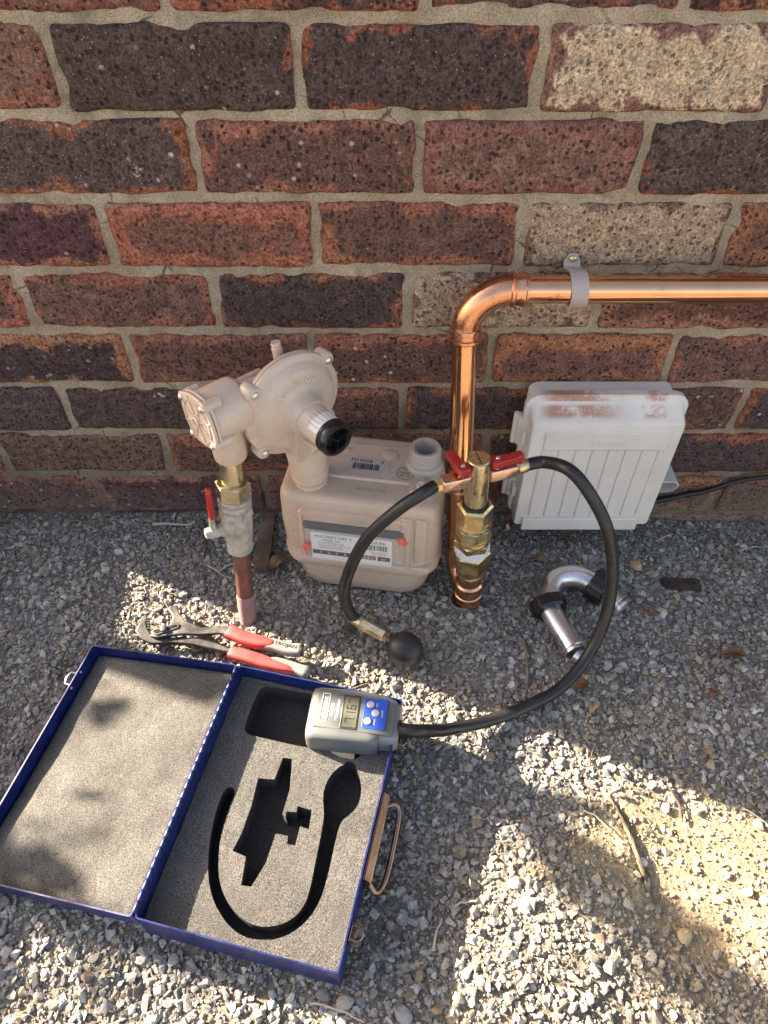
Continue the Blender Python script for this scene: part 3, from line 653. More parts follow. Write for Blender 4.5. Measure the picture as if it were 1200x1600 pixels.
# index housing frame on the front
FF = fr((0, -.0648, .108), (0, -1, .03), (1, 0, 0))        # x right, y up, z out of the front
mb = MB(); o_ = rrect(.072, .042, .008, 4, -.004, .003); i_ = rrect(.066, .036, .004, 4, -.004, .003)
mb.rings([[FF @ V(x, y, z) for x, y in pl] for pl, z in ((o_, -.003), (o_, .004), ([(x * .985, y * .985) for x, y in o_], .0055), (i_, .005), (i_, -.003))], False, False); mb.build('index_frame', M_BEIGE, gm)
mb = MB(); mb.prism(rrect(.064, .006, .002, 3, -.005, .0185), .001, .0030, FF); mb.build('index_bezel', M_INK, gm)
mb = MB(); mb.prism(rrect(.0525, .0225, .002, 3, -.008, -.012), .0005, .0065, FF); lab = mb.build('index_label', M_PAPER, gm, bev=.0005)
def tx(body, size, x, y, mat=M_INK, z=.0067, al='CENTER', sx=1.0, parent=lab):
    m_ = MB(); m_.text(body, size, FF @ Matrix.Translation((x, y, z)), 0, al, None, sx); return m_.build('lettering', mat, parent, smooth=False, recalc=False)
tx('MULTINET GAS', .0062, -.034, .0055); tx('MODEL 750', .0046, -.034, -.0003)
tx('SPECIFICATIONS   2008', .0032, -.034, -.0050); tx('Capacity 7.5 m\u00b3/h  Pmax 7 kPa', .0034, -.0305, -.0090); tx('Rated Pressure 0.20 kPa', .0032, -.034, -.0128)
tx('Meter 0.002 m\u00b3/r', .0032, .0275, -.0110); tx('Temp -10/50\u00b0C', .0030, .0275, -.0148)
tx('7', .0070, -.0085, .0045); tx('AL10 JEB', .0062, .0245, .0052)
def barcode(M, x0, x1, y0, y1, z, parent, seed):
    q_ = random.Random(seed); m_ = MB(); x = x0
    while x < x1:
        w = q_.choice((.0006, .0006, .0011, .0016)); m_.box((x, y0, z), (min(x + w, x1), y1, z + .0001), M); x += w + q_.choice((.0007, .0007, .0013))
    return m_.build('barcode', M_INK, parent, smooth=False)
barcode(FF, .0000, .0390, -.0075, .0010, .0067, lab, 3)
mb = MB(); mb.box((-.0590, -.0250, .0066), (.0060, -.0180, .0069), FF); mb.build('counter_window', M_INK, lab, smooth=False)
mb = MB(); mb.box((.0060, -.0250, .0066), (.0240, -.0180, .0069), FF); mb.build('decimal_window', M_REDINK, lab, smooth=False)
mb = MB(); mb.box((.0265, -.0250, .0066), (.0425, -.0180, .0069), FF); mb.build('unit_window', M_INK, lab, smooth=False)
for i, ch in enumerate('12741'): tx(ch, .0062, -.048 + i * .0105, -.0217, M_WINK, .0071)
for i, ch in enumerate('386'): tx(ch, .0055, .0095 + i * .0050, -.0217, M_WINK, .0071)
tx('m\u00b3', .0060, .0345, -.0217, M_WINK, .0071)
mb = MB(); mb.prism(rrect(.022, .0025, .001, 2, .022, -.0372), -.001, .0050, FF); mb.build('label_ledge', M_BEIGE2, gm, bev=.0004)
for sx_, sy_ in ((.0575, .0105), (-.0665, -.018)):
    MB().lathe([(.0062, .0), (.0062, .0062), (.005, .0082), (.002, .0088)], FF @ Matrix.Translation((sx_, sy_, -.001)), 20).build('seal', M_SEAL, gm)
# clear cover: a hollow shell
mb = MB(); o_ = rrect(.0655, .0345, .006, 4, -.0035, .002); a_ = rrect(.0630, .0320, .005, 4, -.0035, .002)
mb.rings([[FF @ V(x, y, z) for x, y in pl] for pl, z in ((a_, .0035), (o_, .0035), (o_, .0115), (a_, .0125))], False, True)
mb.rings([[FF @ V(x, y, z) for x, y in pl] for pl, z in ((a_, .0035), (a_, .0105))], False, True); mb.build('window_cover', M_CLEAR, gm)
# emboss on upper case, stickers on top
TT = Matrix.Translation((0, 0, .1728))
mb = MB(); mb.box((-.026, -.009, .0), (.030, .012, .0002), TT); st = mb.build('sticker', surf('sticker_grey', (.47, .43, .42), .05, .5), gm, smooth=False)
def ttx(body, size, x, y, parent, al='CENTER', mat=M_INK, z=.0004):
    m_ = MB(); m_.text(body, size, TT @ Matrix.Translation((x, y, z)), 0, al); return m_.build('lettering', mat, parent, smooth=False, recalc=False)
ttx('M19568', .0085, -.006, .0085, st); ttx('4', .0085, .020, .0085, st); barcode(TT, -.016, .018, -.007, .0035, .0004, st, 8)
mb = MB(); c_ = [(.0115 * math.cos(a), .0115 * math.sin(a)) for a in np.linspace(0, 2 * math.pi, 29)[:-1]]; c2 = [(x * .93, y * .93) for x, y in c_]
mb.rings([[TT @ V(x + .052, y - .006, .0003) for x, y in pl] for pl in (c_, c2)], False, False); sp = mb.build('approval_stamp', M_INK, gm, smooth=False, recalc=False)
ttx('V.S.', .0046, .052, .0005, sp); ttx('PASSED', .0050, .052, -.0055, sp); ttx('BY 50', .0050, .052, -.0110, sp)
mb = MB(); mb.text('EMAIL 750', .0085, Matrix.Translation((.012, -.040, .1700)), .0006); mb.build('embossing', M_BEIGE, gm, smooth=False)
# outlet spigot with thread
SX = (.0735, .0135)
mb = MB(); pr = [(.0235, .165), (.0235, .176), (.0225, .178), (.0190, .180)]
z = .180
while z < .197: pr += [(.0188, z), (.0199, z + .0009), (.0188, z + .0018)]; z += .0021
pr += [(.0190, .1985), (.0182, .2005), (.0145, .2005), (.0140, .199), (.0140, .172)]
mb.lathe(pr, Matrix.Translation((SX[0], SX[1], 0)), 32, False, True); mb.build('outlet_spigot', surf('bare_spigot', (.50, .44, .40), .08, .45, .2, 50, .1, 300), gm)
mb = MB(); mb.box((.060, -.040, .166), (.088, -.016, .1755)); mb.build('screw_block', M_BEIGE, gm, bev=.003)
mb = MB(); F_ = fr((.074, -.030, .1755), (0, -.45, 1)); mb.lathe([(.0055, -.003), (.0055, .006), (.0040, .007), (.0035, .005), (.001, .0045)], F_, 18); mb.build('screw', M_BEIGE2, gm)
# small raised pads on the top
for a in ((-.03, .026, .006), (.028, .026, .010)): MB().lathe([(a[2], .170), (a[2], .1735), (a[2] - .0015, .1742)], Matrix.Translation((a[0], a[1], 0)), 18).build('boss', M_BEIGE, gm)
mb = MB(); mb.box((.0905, -.035, .075), (.1045, -.0345, .076)); 
for sx_ in (.062, .080):   # vertical pleats on the right of the front
    m_ = MB(); m_.rings([[V(x, y, z) for x, y in rrect(w, .004, .0025, 3, sx_, -.0630)] for z, w in ((.080, .0070), (.086, .0080), (.150, .0080), (.156, .0060))]); m_.build('pleat', M_BEIGE, gm, ang=60)
mb = MB(); mb.rings([[V(x, y, z) for x, y in rrect(.020, .009, .004, 3, .074, -.0605)] for z in (.066, .072, .0745)]); mb.build('seal_lug', M_BEIGE2, gm, bev=.001)

# ------------------------------------------------------------------ regulator
xr = V(-.75, -.66, 0).normalized()
rg = empty('gas_regulator', (-.109, -.130, .329), 'beige round diaphragm gas regulator bridging the riser and the meter', 'regulator', math.atan2(xr.y, xr.x))
YF = fr((0, 0, 0), (0, 1, 0), (-1, 0, 0))     # lathe axis along local +y, text x to the viewer's right
mb = MB(); mb.lathe([(.010, -.030), (.034, -.029), (.050, -.022), (.0600, -.010), (.0630, -.006), (.0660, -.0045), (.0665, -.0010), (.0655, .0000)], YF, 56); mb.build('rear_cover', M_BEIGE, rg, ang=60)
mb = MB(); mb.lathe([(.0655, .0003), (.0665, .0015), (.0665, .0045), (.0645, .0062), (.0595, .0066), (.0575, .0080), (.0540, .0140), (.0470, .0180), (.0360, .0200), (.0300, .0220), (.0262, .0270), (.0245, .0340), (.0240, .0400)], YF, 56); fc = mb.build('front_cover', M_BEIGE2, rg, ang=60)
mb = MB(); mb.text('Landis+Gyr', .0115, YF @ Matrix.Translation((0, 0, .0192)), .0009, 'CENTER', .0415, 1.1, .18); mb.build('embossing', surf('lightened_lettering', (.70, .58, .49), .05, .35), fc, smooth=False)  # paler colour stands in for light catching the raised letters
mb = MB(); mb.lathe([(.0240, .030), (.0205, .046), (.0198, .074), (.0188, .075)], YF, 40); mb.build('spring_tube', M_BEIGE2, rg)
# sticker wrapped over the tube
mb = MB(); n_ = 14
rs = [[YF @ V(0.0202 * math.cos(a), 0.0202 * math.sin(a), z) for a in np.linspace(R(48), R(152), n_)] for z in (.050, .0725)]
v_ = [p for r_ in rs for p in r_]; mb.add(v_, [(i, i + 1, n_ + i + 1, n_ + i) for i in range(n_ - 1)]); stk = mb.build('sticker', M_PAPER, rg, recalc=False)
m_ = MB(); q_ = random.Random(2)
for k in range(6):
    a = R(58 + k * 15); z0 = .0520
    while z0 < .0700:
        w = q_.uniform(.0008, .0024); v_ = [YF @ V(.0204 * math.cos(a + t), .0204 * math.sin(a + t), zz) for t, zz in ((0, z0), (.03, z0), (.03, min(z0 + w, .071)), (0, min(z0 + w, .071)))]
        m_.add(v_, [(0, 1, 2, 3)]); z0 += w + .0009
m_.build('lettering', M_INK, stk, smooth=False, recalc=False)
mb = MB(); mb.lathe([(.0190, .0725), (.0208, .0735), (.0212, .0765), (.0205, .0775), (.0212, .0790), (.0212, .0855), (.0196, .0880), (.0160, .0882)], YF, 40, True, False); cap = mb.build('cap', M_BLACKP, rg)
mb = MB(); mb.lathe([(.0162, .0882), (.0156, .0877), (.0145, .0800), (.0020, .0795)], YF, 6, False, True, .3); mb.build('hex_recess', M_BLACKP, cap, ang=20)
mb = MB()
for k in range(3): mb.box((-.0006, 0, .080), (.0006, .0155, .0885), YF @ Matrix.Rotation(.3 + k * 2 * math.pi / 3 + .5, 4, 'Z'))
mb.build('web', M_BLACKP, cap, smooth=False)
for a in (38, 140, 222, 318):
    p = YF @ V(.0655 * math.cos(R(a)), .0655 * math.sin(R(a)), 0)
    mb = MB(); mb.lathe([(.0085, -.010), (.0095, -.006), (.0095, .0055), (.0080, .0080), (.0045, .0085)], fr(p, (0, 1, 0)), 20); mb.build('screw_lug', M_BEIGE2, rg)
    screw(p + V(0, .0085, 0), (0, 1, 0), .0046, rg, org)
# vent pipe nub behind, top
mb = MB(); p = V(-.004, -.020, .046); mb.lathe([(.0062, 0), (.0062, .018), (.0052, .019), (.0052, .021), (.0062, .022), (.0056, .025)], fr(p, (0, -.15, 1)), 16); mb.build('vent_stub', M_BEIGE, rg)
# inlet body over the riser
IZ = .017; IY = -.022
IX = fr((0, IY, IZ), (1, 0, .02), (0, 0, 1))
mb = MB(); mb.lathe([(.020, -.01), (.023, .030), (.0250, .050), (.0310, .056), (.0320, .060), (.0312, .096), (.0300, .100)], IX, 40); mb.build('inlet_body', M_BEIGE2, rg)
mb = MB(); mb.rings([[V(x, y + IY + .004, IZ - .008 + z_) for y, z_ in rrect(w, h, .010, 4)] for x, w, h in ((.0, .020, .024), (.045, .018, .022), (.062, .016, .02))]); mb.build('bridge', M_BEIGE, rg)
mb = MB(); mb.box((.018, IY - .008, IZ + .016), (.062, IY - .002, IZ + .027)); mb.build('rib', M_BEIGE, rg, bev=.002)
mb = MB(); mb.lathe([(.0225, -.008), (.0215, -.050), (.0200, -.0525), (.013, -.0525)], fr((.0800, 0, IZ), (0, 0, 1)), 30, True, True)
mb = MB(); mb.lathe([(.013, -.068), (.0190, -.068), (.0200, -.066), (.0215, -.020), (.020, .0)], fr((.0780, IY, IZ), (0, 0, 1)), 30); mb.build('inlet_port', M_BEIGE2, rg)
def web(M, z0, parent, mat):
    out = [(.0335 * (1 + .12 * abs(math.cos(2 * a)) ** 3) * math.cos(a + math.pi / 4), .0335 * (1 + .12 * abs(math.cos(2 * a)) ** 3) * math.sin(a + math.pi / 4)) for a in np.linspace(0, 2 * math.pi, 49)[:-1]]
    mb = MB(); mb.prism(out, z0, z0 + .0035, M); mb.build('cover_gasket_flange', mat, parent, bev=.0008)
    mb = MB(); mb.prism([(x * .985, y * .985) for x, y in out], z0 + .0042, z0 + .0085, M); cv = mb.build('inlet_cover', mat, parent, bev=.0012)
    for rr_ in (.0265, .0080): 
        mb = MB(); mb.rings([[M @ V((rr_ + dr) * math.cos(a), (rr_ + dr) * math.sin(a), z0 + .0085 + dz) for dr, dz in ((-.0012, -.001), (.0012, -.001), (.0007, .0016), (-.0007, .0016))] for a in np.linspace(0, 2 * math.pi, 33)[:-1]], closed=True); mb.build('ring_rib', mat, cv)
    for k in range(8):
        mb = MB(); mb.box((.0085, -.0009, z0 + .0075), (.0310, .0009, z0 + .0100), M @ Matrix.Rotation(k * math.pi / 4 + .2, 4, 'Z')); mb.build('spoke_rib', mat, cv, bev=.0004)
    mb = MB(); mb.lathe([(.0065, z0 + .006), (.0065, z0 + .0115), (.0050, z0 + .0125), (.0046, z0 + .0105)], M, 20); mb.build('boss', mat, cv)
    for a in (45, 135, 225, 315):
        p = M @ V(.0330 * math.cos(R(a)), .0330 * math.sin(R(a)), z0)
        mb = MB(); mb.lathe([(.0068, -.012), (.0068, .0085), (.0058, .0095)], fr(p, M.to_3x3() @ V(0, 0, 1)), 16); mb.build('screw_lug', mat, parent)
        screw(p + (M.to_3x3() @ V(0, 0, .0095)), M.to_3x3() @ V(0, 0, 1), .0042, parent, (0, 0, 0))
web(IX @ Matrix.Rotation(.22, 4, 'Z'), .100, rg, M_BEIGE2)
# outlet leg down to the meter; Rw turns a world offset into the regulator's frame
rot = Matrix.Rotation(-math.atan2(xr.y, xr.x), 4, 'Z')
def lo(x, y, z): return rot @ (V(x, y, z) - V(-.109, -.130, .329))
N1 = lo(-.0950, -.1260, .190); N2 = lo(-.0970, -.1270, .232); N3 = lo(-.0985, -.1280, .268); N4 = lo(-.098, -.130, .300)
mb = MB(); mb.tube([N1, N1 + (N2 - N1) * .15, N1 + (N2 - N1) * .16, N1 + (N2 - N1) * .55, N1 + (N2 - N1) * .57, N2, N3, N4], [.0235, .0235, .0205, .0205, .0240, .0240, .0265, .026], 32); mb.build('outlet_leg', M_BEIGE2, rg, ang=40)
for zz, rr_ in ((.204, .0225), (.214, .0245), (.224, .0256)):
    t = (zz - .190) / (.232 - .190); MB().lathe([(rr_ - .003, -.0028), (rr_, -.002), (rr_, .002), (rr_ - .003, .0028)], fr(N1 + (N2 - N1) * t, N2 - N1), 32).build('leg_ring', M_BEIGE2, rg)
G1 = lo(-.100, -.128, .275)
mb = MB(); W_ = fr((-.0005, .0, -.030), (1, 0, 0), (0, 1, 0))
mb.prism([(.010, .004), (.060, .006), (.050, -.012), (.022, -.044), (.008, -.050), (-.006, -.040)], -.017, .013, W_); mb.build('outlet_housing', M_BEIGE2, rg, bev=.004, seg=3)
mb = MB(); mb.box((.010, .016, -.046), (.0155, .026, -.006)); mb.build('gusset', M_BEIGE2, rg, bev=.001)

# ------------------------------------------------------------------ junction box on the wall
jb = empty('junction_box', (.2950, 0, .050), 'white plastic utility junction box with ribbed lid and red brick dust on top', 'junction box'); jb.scale = (1.035, 1, .975)
def lft(secs, name, mat, parent, **kw):    # rounded-rectangle sections marching out from the wall: (depth, half width, z0, z1, radius)
    mb = MB(); mb.rings([[V(x, -d, z) for x, z in rrect(w, (z1 - z0) / 2, r, 6, 0, (z0 + z1) / 2)] for d, w, z0, z1, r in secs]); return mb.build(name, mat, parent, **kw)
lft([(.001, .094, .004, .218, .012), (.036, .0945, .003, .219, .013)], 'back_box', M_WHITEP, jb, bev=.001)
lft([(.034, .1010, -.001, .2270, .020), (.036, .1035, -.002, .2300, .021), (.046, .1040, -.002, .2305, .021), (.0475, .1020, -.001, .2290, .020)], 'lid_rim', M_BOX, jb)
lid = lft([(.0470, .0990, .000, .2260, .018), (.0490, .0985, .000, .2235, .016), (.0530, .0982, .000, .2150, .010), (.0700, .0975, .000, .2040, .006), (.0735, .0960, .002, .2010, .005)], 'lid', M_BOX, jb, ang=50)
def lp(a, b, name, t0=.0725, t1=.0755, mat=None, bev=.0012): mb = MB(); mb.box((a[0], -t1, a[1]), (b[0], -t0, b[1])); return mb.build(name, mat or M_WHITEP, lid, bev=bev)
pn = lp((-.078, .158), (.083, .190), 'name_panel', t1=.0765)
lp((-.086, -.006), (.080, .019), 'foot_panel', t1=.0785)
n_ = 7; x0, x1 = -.078, .074
for i in range(n_):
    a = x0 + (x1 - x0) * i / n_; lp((a + .0007, .0215), (a + (x1 - x0) / n_ - .0007, .1565), 'slat', t1=.0749, bev=.0007)
for i in range(n_ + 1):
    a = x0 + (x1 - x0) * i / n_; lp((a - .0005, .0215), (a + .0005, .1565), 'ridge', t1=.0756, bev=.0003)
mb = MB(); mb.text('Telstra', .0150, fr((.004, -.0766, .172), (0, -1, 0), (1, 0, 0)), .0004, sx=1.15); mb.build('embossing', M_WHITEP, pn, smooth=False)
for zc in (.165, .060):
    mb = MB(); mb.box((-.1085, -.046, zc - .024), (-.1030, -.030, zc + .024)); h_ = mb.build('hinge_plate', M_WHITEP, jb, bev=.0015)
    mb = MB(); mb.tube([V(-.1105, -.036, zc - .026), V(-.1105, -.036, zc + .026)], .0042, 12); mb.build('hinge_pin', M_WHITEP, h_)
    mb = MB(); mb.box((-.1045, -.060, zc - .012), (-.0985, -.046, zc + .010)); mb.build('latch_lug', M_WHITEP, jb, bev=.001)
cdt = empty('conduit_sleeve', (.424, -.022, .075), 'open oval grey plastic sleeve poking out behind the white junction box', 'conduit')
Mx = fr((-.0165, -.030, .034), (.05, -1, -.10), (1, 0, 0)); o_ = rrect(.0245, .0125, .0122, 6); i_ = rrect(.0225, .0105, .0103, 6)
mb = MB(); mb.rings([[Mx @ V(x * k, y * k + dy, z) for x, y in pl] for pl, z, k, dy in ((o_, -.050, .85, .004), (o_, 0, 1, 0), (i_, .0008, 1, 0), (i_, -.040, .9, .003))], True, True); mb.build('oval_tube', surf('sleeve_grey', (.46, .46, .455), .06, .5), cdt, ang=50)
mb = MB(); mb.lathe([(.004, 0), (.004, .002), (.002, .003)], Mx @ Matrix.Translation((.010, .002, -.026)), 14); mb.build('screw', M_SCREW, cdt)
o = MB().tube(spline([V(.405, -.010, .030), V(.44, -.0085, .036), V(.475, -.0065, .0455), V(.505, -.006, .0535), V(.545, -.006, .075), V(.585, -.006, .0840), V(.66, -.006, .088), V(.9, -.006, .085)], 8), .0038, 12).build('cable', M_RUBBER)
tag(o, 'thin black cable running up the brick wall beside the white junction box', 'cable')

# ------------------------------------------------------------------ manometer case (tray frame: x along the width, y negative towards the viewer)
CA_ = math.atan2(-.2265, .974)
W_, L_, HR = .2125, .296, .060
case = empty('manometer_case', (-.1834, -.3197, 0), 'open blue metal instrument case lined with grey cut foam', 'case', CA_)
t_ = .0012
def walls(mb, x0, x1, y0, y1, z0, z1, t, skip=()):   # outer box x0..x1, y0..y1
    if 'l' not in skip: mb.box((x0, y0, z0), (x0 + t, y1, z1))
    if 'r' not in skip: mb.box((x1 - t, y0, z0), (x1, y1, z1))
    if 'f' not in skip: mb.box((x0 + t, y1 - t, z0), (x1 - t, y1, z1))
    if 'n' not in skip: mb.box((x0 + t, y0, z0), (x1 - t, y0 + t, z1))
def tray(name, x0, x1, y0, y1, z0, z1, t, parent):
    a = rrect((x1 - x0) / 2, (y1 - y0) / 2, .0035, 4, (x0 + x1) / 2, (y0 + y1) / 2); b = rrect((x1 - x0) / 2 - t, (y1 - y0) / 2 - t, .0028, 4, (x0 + x1) / 2, (y0 + y1) / 2)
    def wob(pl, z, amp):
        return [V(x, y, z + amp * mnoise.noise(V(x * 25, y * 25, 3.1)) ) for x, y in pl]
    mb = MB(); mb.rings([wob(a, z0, 0), wob(a, z1 - .001, .0008), wob([(x * 1 , y) for x, y in a], z1, .0008), wob(b, z1, .0008), wob(b, z0 + .001, 0)], True, True)
    return mb.build(name, M_BLUE, parent, ang=45)
tray('tray', 0, W_, -L_, 0, .001, HR, .0016, case)
FZ = .0385
CH = [(0.034, 0.1411), (0.0328, 0.1664), (0.0363, 0.1931), (0.0438, 0.2203), (0.054, 0.2431), (0.0662, 0.2596), (0.0821, 0.2724), (0.0971, 0.2803), (0.1139, 0.2832), (0.1300, 0.2808), (0.1429, 0.2769), (0.1576, 0.2662), (0.1685, 0.2511), (0.1746, 0.232), (0.1755, 0.2074), (0.1737, 0.1771), (0.1732, 0.1504), (0.1831, 0.1398), (0.1884, 0.1274), (0.1882, 0.1131), (0.1829, 0.0968), (0.1742, 0.0860), (0.1709, 0.0810), (0.1611, 0.0815), (0.1608, 0.0860), (0.155, 0.0907), (0.148, 0.1019), (0.1451, 0.1173), (0.1469, 0.1314), (0.1537, 0.1467), (0.1564, 0.1706), (0.1587, 0.2013), (0.1607, 0.2256), (0.1593, 0.2427), (0.1517, 0.2562), (0.1368, 0.2665), (0.1187, 0.2712), (0.1061, 0.2691), (0.0906, 0.2634), (0.0756, 0.2526), (0.0639, 0.2383), (0.0548, 0.2178), (0.0488, 0.1956), (0.0469, 0.1687), (0.0481, 0.1428)]
TE = [(0.0873, 0.0947), (0.0982, 0.0937), (0.107, 0.1291), (0.1076, 0.1574), (0.1119, 0.1597), (0.1113, 0.1538), (0.1223, 0.152), (0.1216, 0.1452), (0.1386, 0.146), (0.1412, 0.1666), (0.131, 0.1657), (0.132, 0.1868), (0.1223, 0.187), (0.121, 0.1788), (0.107, 0.1794), (0.1067, 0.2108), (0.0996, 0.2369), (0.0885, 0.238), (0.0835, 0.2098), (0.067, 0.2072), (0.0702, 0.1879), (0.0705, 0.1576), (0.067, 0.1252), (0.086, 0.1222)]
PO = [(0.0402, 0.0097), (0.0964, 0.0073), (0.1621, 0.0065), (0.2016, 0.0066), (0.2017, 0.0619), (0.1790, 0.0680), (0.172, 0.0775), (0.160, 0.0790), (0.146, 0.0775), (0.138, 0.0735), (0.1089, 0.0766), (0.0473, 0.0772), (0.0343, 0.0761), (0.029, 0.0701), (0.0281, 0.0419), (0.0295, 0.0191), (.033, .0125)]
def dense(pl, step=.004, jit=.0):
    out = []
    for i in range(len(pl)):
        a, b = Vector(pl[i]), Vector(pl[(i + 1) % len(pl)]); k = max(1, int((b - a).length / step))
        for j in range(k):
            p = a + (b - a) * (j / k); n_ = V(p.x * 260, p.y * 260, 5); out.append((p.x + jit * mnoise.noise(n_), p.y + jit * mnoise.noise(n_ + V(3, 8, 1))))
    return out
def chaikin(pl, k=2):
    for _ in range(k):
        o = []
        for i in range(len(pl)):
            a, b = pl[i], pl[(i + 1) % len(pl)]; o += [(a[0] * .75 + b[0] * .25, a[1] * .75 + b[1] * .25), (a[0] * .25 + b[0] * .75, a[1] * .25 + b[1] * .75)]
        pl = o
    return pl
def foam_top(name, outer, holes, zf, depth, parent, floor):
    loops = [dense(outer, .006, .0008)] + [dense(h, .003, .0003) for h in holes]
    L3 = [[V(x, -y, 0) for x, y in l] for l in loops]
    tris = tessellate_polygon(L3); flat = [p for l in L3 for p in l]
    mb = MB(); mb.add([V(p.x, p.y, zf(p.x, p.y)) for p in flat], [tuple(t) for t in tris])
    ntop = len(mb.f)
    for l in L3[:]:
        n_ = len(l); lower = [V(p.x, p.y, zf(p.x, p.y) - depth) for p in l]; upper = [V(p.x, p.y, zf(p.x, p.y)) for p in l]
        mb.add(upper + lower, [(i, (i + 1) % n_, n_ + (i + 1) % n_, n_ + i) for i in range(n_)])
    bm = bmesh.new(); me_ = bpy.data.meshes.new(name); me_.from_pydata(mb.v, [], mb.f); bm.from_mesh(me_)
    bmesh.ops.remove_doubles(bm, verts=bm.verts, dist=1e-6); bmesh.ops.recalc_face_normals(bm, faces=bm.faces); bm.to_mesh(me_); bm.free()
    if sum(p.normal.z for p in me_.polygons if abs(p.normal.z) > .8) < 0: me_.flip_normals()
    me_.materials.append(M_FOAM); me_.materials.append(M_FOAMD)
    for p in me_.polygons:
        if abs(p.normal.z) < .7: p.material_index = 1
    o = bpy.data.objects.new(name, me_); COL.objects.link(o); o.parent = parent
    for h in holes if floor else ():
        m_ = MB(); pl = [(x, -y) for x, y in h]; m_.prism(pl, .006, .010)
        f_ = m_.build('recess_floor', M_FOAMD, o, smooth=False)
    return o
foam_top('tray_foam', [(.002, .0025), (W_ - .0022, .0022), (W_ - .002, L_ - .002), (.0025, L_ - .0022)], [chaikin(CH), TE, chaikin(PO)], lambda x, y: FZ + .0012 * mnoise.noise(V(x * 18, y * 18, 0)), .034, case, True)
# lid: hinged open, resting on its outer edge
TIL = math.asin((HR - .030) / W_)
lidm = Matrix.Translation((-.0035, 0, HR)) @ Matrix.Rotation(-TIL, 4, 'Y')
LE = bpy.data.objects.new('lid', None)
def lid_mesh(name, mb, mat, parent, **kw):
    mb.v = [tuple(lidm @ Vector(v)) for v in mb.v]; return mb.build(name, mat, parent, **kw)
mb = MB(); LD_ = .028
a = rrect(W_ / 2, L_ / 2, .0035, 4, -W_ / 2, -L_ / 2); b = rrect(W_ / 2 - .0016, L_ / 2 - .0016, .0028, 4, -W_ / 2, -L_ / 2)
mb.rings([[V(x, y, z + (.0007 * mnoise.noise(V(x * 25, y * 25, 8)) if z > -.01 else 0)) for x, y in pl] for pl, z in ((a, -LD_), (a, 0), (b, 0), (b, -LD_ + .001))], True, True)
lid_o = lid_mesh('lid', mb, M_BLUE, case, ang=45); bpy.data.objects.remove(LE)
mb = MB(); nx_, ny_ = 40, 54; P_ = []; fcs = []
for j in range(ny_ + 1):
    for i in range(nx_ + 1):
        x = -W_ + .0030 + (W_ - .0062) * i / nx_; y = -L_ + .0030 + (L_ - .006) * j / ny_
        e_ = min(i, nx_ - i) / nx_ * W_
        if i == nx_: x += .002 * mnoise.noise(V(0, y * 30, 2)) - .001
        z = -.0155 + .0040 * mnoise.noise(V(x * 9, y * 9, 4)) + .0014 * mnoise.noise(V(x * 28, y * 28, 1)) - (.0035 if i in (0, nx_) or j in (0, ny_) else 0)
        if i == nx_ or i == nx_ - 1: z += .0015 * mnoise.noise(V(x, y * 60, 2))
        P_.append(V(x, y, z))
for j in range(ny_):
    for i in range(nx_): q0 = j * (nx_ + 1) + i; fcs.append((q0, q0 + 1, q0 + nx_ + 2, q0 + nx_ + 1))
mb.add(P_, fcs); lid_mesh('lid_foam', mb, M_FOAM, case, ang=80, recalc=False)
# piano hinge
mk = MB(); mk.lathe([(.0010, -.0052), (.0022, -.0050), (.0025, -.0045), (.0025, .0045), (.0022, .0050), (.0010, .0052)], fr((0, 0, 0), (0, 1, 0)), 10)
hk = None
for k in range(27):
    if hk is None: hk = mk.build('hinge_knuckle', M_BLUE, case); hb = hk
    else: hb = hk.copy(); COL.objects.link(hb)
    hb.location = (-.0020, -.0085 - k * .0107, HR + .0004)
# lid keepers and rivets on its outer edge
for yy in (-.050, -.246):
    m_ = MB(); m_.tube([V(-W_ - .0005, yy - .009, -.006), V(-W_ - .010, yy - .008, -.004), V(-W_ - .0115, yy, -.003), V(-W_ - .010, yy + .008, -.004), V(-W_ - .0005, yy + .009, -.006)], .0016, 8); lid_mesh('keeper', m_, M_SCREW, lid_o)
    for dy in (-.012, .012):
        m_ = MB(); m_.lathe([(.0024, 0), (.0018, .001), (.0008, .0012)], fr((-W_ + .0016, yy + dy, -.006), (1, 0, 0)), 10); lid_mesh('rivet', m_, M_SCREW, lid_o)
# carrying handle and two latches on the right side
mb = MB(); prof_ = [(-.105, .020), (-.105, .046), (-.205, .046), (-.205, .020)]
mb.rings([[V(W_ + dx, y, z) for y, z in ((-.112 - i_ * .0, .018 + i_), (-.112, .050 - i_), (-.206, .050 - i_), (-.206, .018 + i_))] for dx, i_ in ((.0006, 0), (.003, 0), (.0085, .006), (.0085, .0061))]); hp = mb.build('handle_plate', M_BRONZE, case, bev=.0012)
HP = [V(W_ + .006, -.122, .034), V(W_ + .016, -.116, .033), V(W_ + .0225, -.126, .026), V(W_ + .0235, -.160, .022), V(W_ + .0225, -.192, .018), V(W_ + .016, -.208, .020), V(W_ + .006, -.203, .030)]
MB().tube(spline(HP, 6), .0032, 10).build('handle_loop', M_BRONZE, hp)
for yy in (-.046, -.256):
    m_ = MB(); m_.box((W_ + .0003, yy - .009, .026), (W_ + .002, yy + .009, .052)); lt = m_.build('latch', M_BRONZE, case, bev=.0006)
    m_ = MB(); m_.tube(spline([V(W_ + .002, yy - .006, .050), V(W_ + .010, yy - .006, .047), V(W_ + .0135, yy, .046), V(W_ + .010, yy + .006, .047), V(W_ + .002, yy + .006, .050)], 4), .0013, 8); m_.build('bail', M_BRONZE, lt)
    m_ = MB(); m_.box((W_ + .002, yy - .0105, .034), (W_ + .0105, yy - .0085, .043)); m_.box((W_ + .002, yy + .0085, .034), (W_ + .0105, yy + .0105, .043)); m_.box((W_ + .003, yy - .0115, .036), (W_ + .006, yy + .0115, .039)); m_.build('latch_ears', M_BRONZE, lt, bev=.0004)

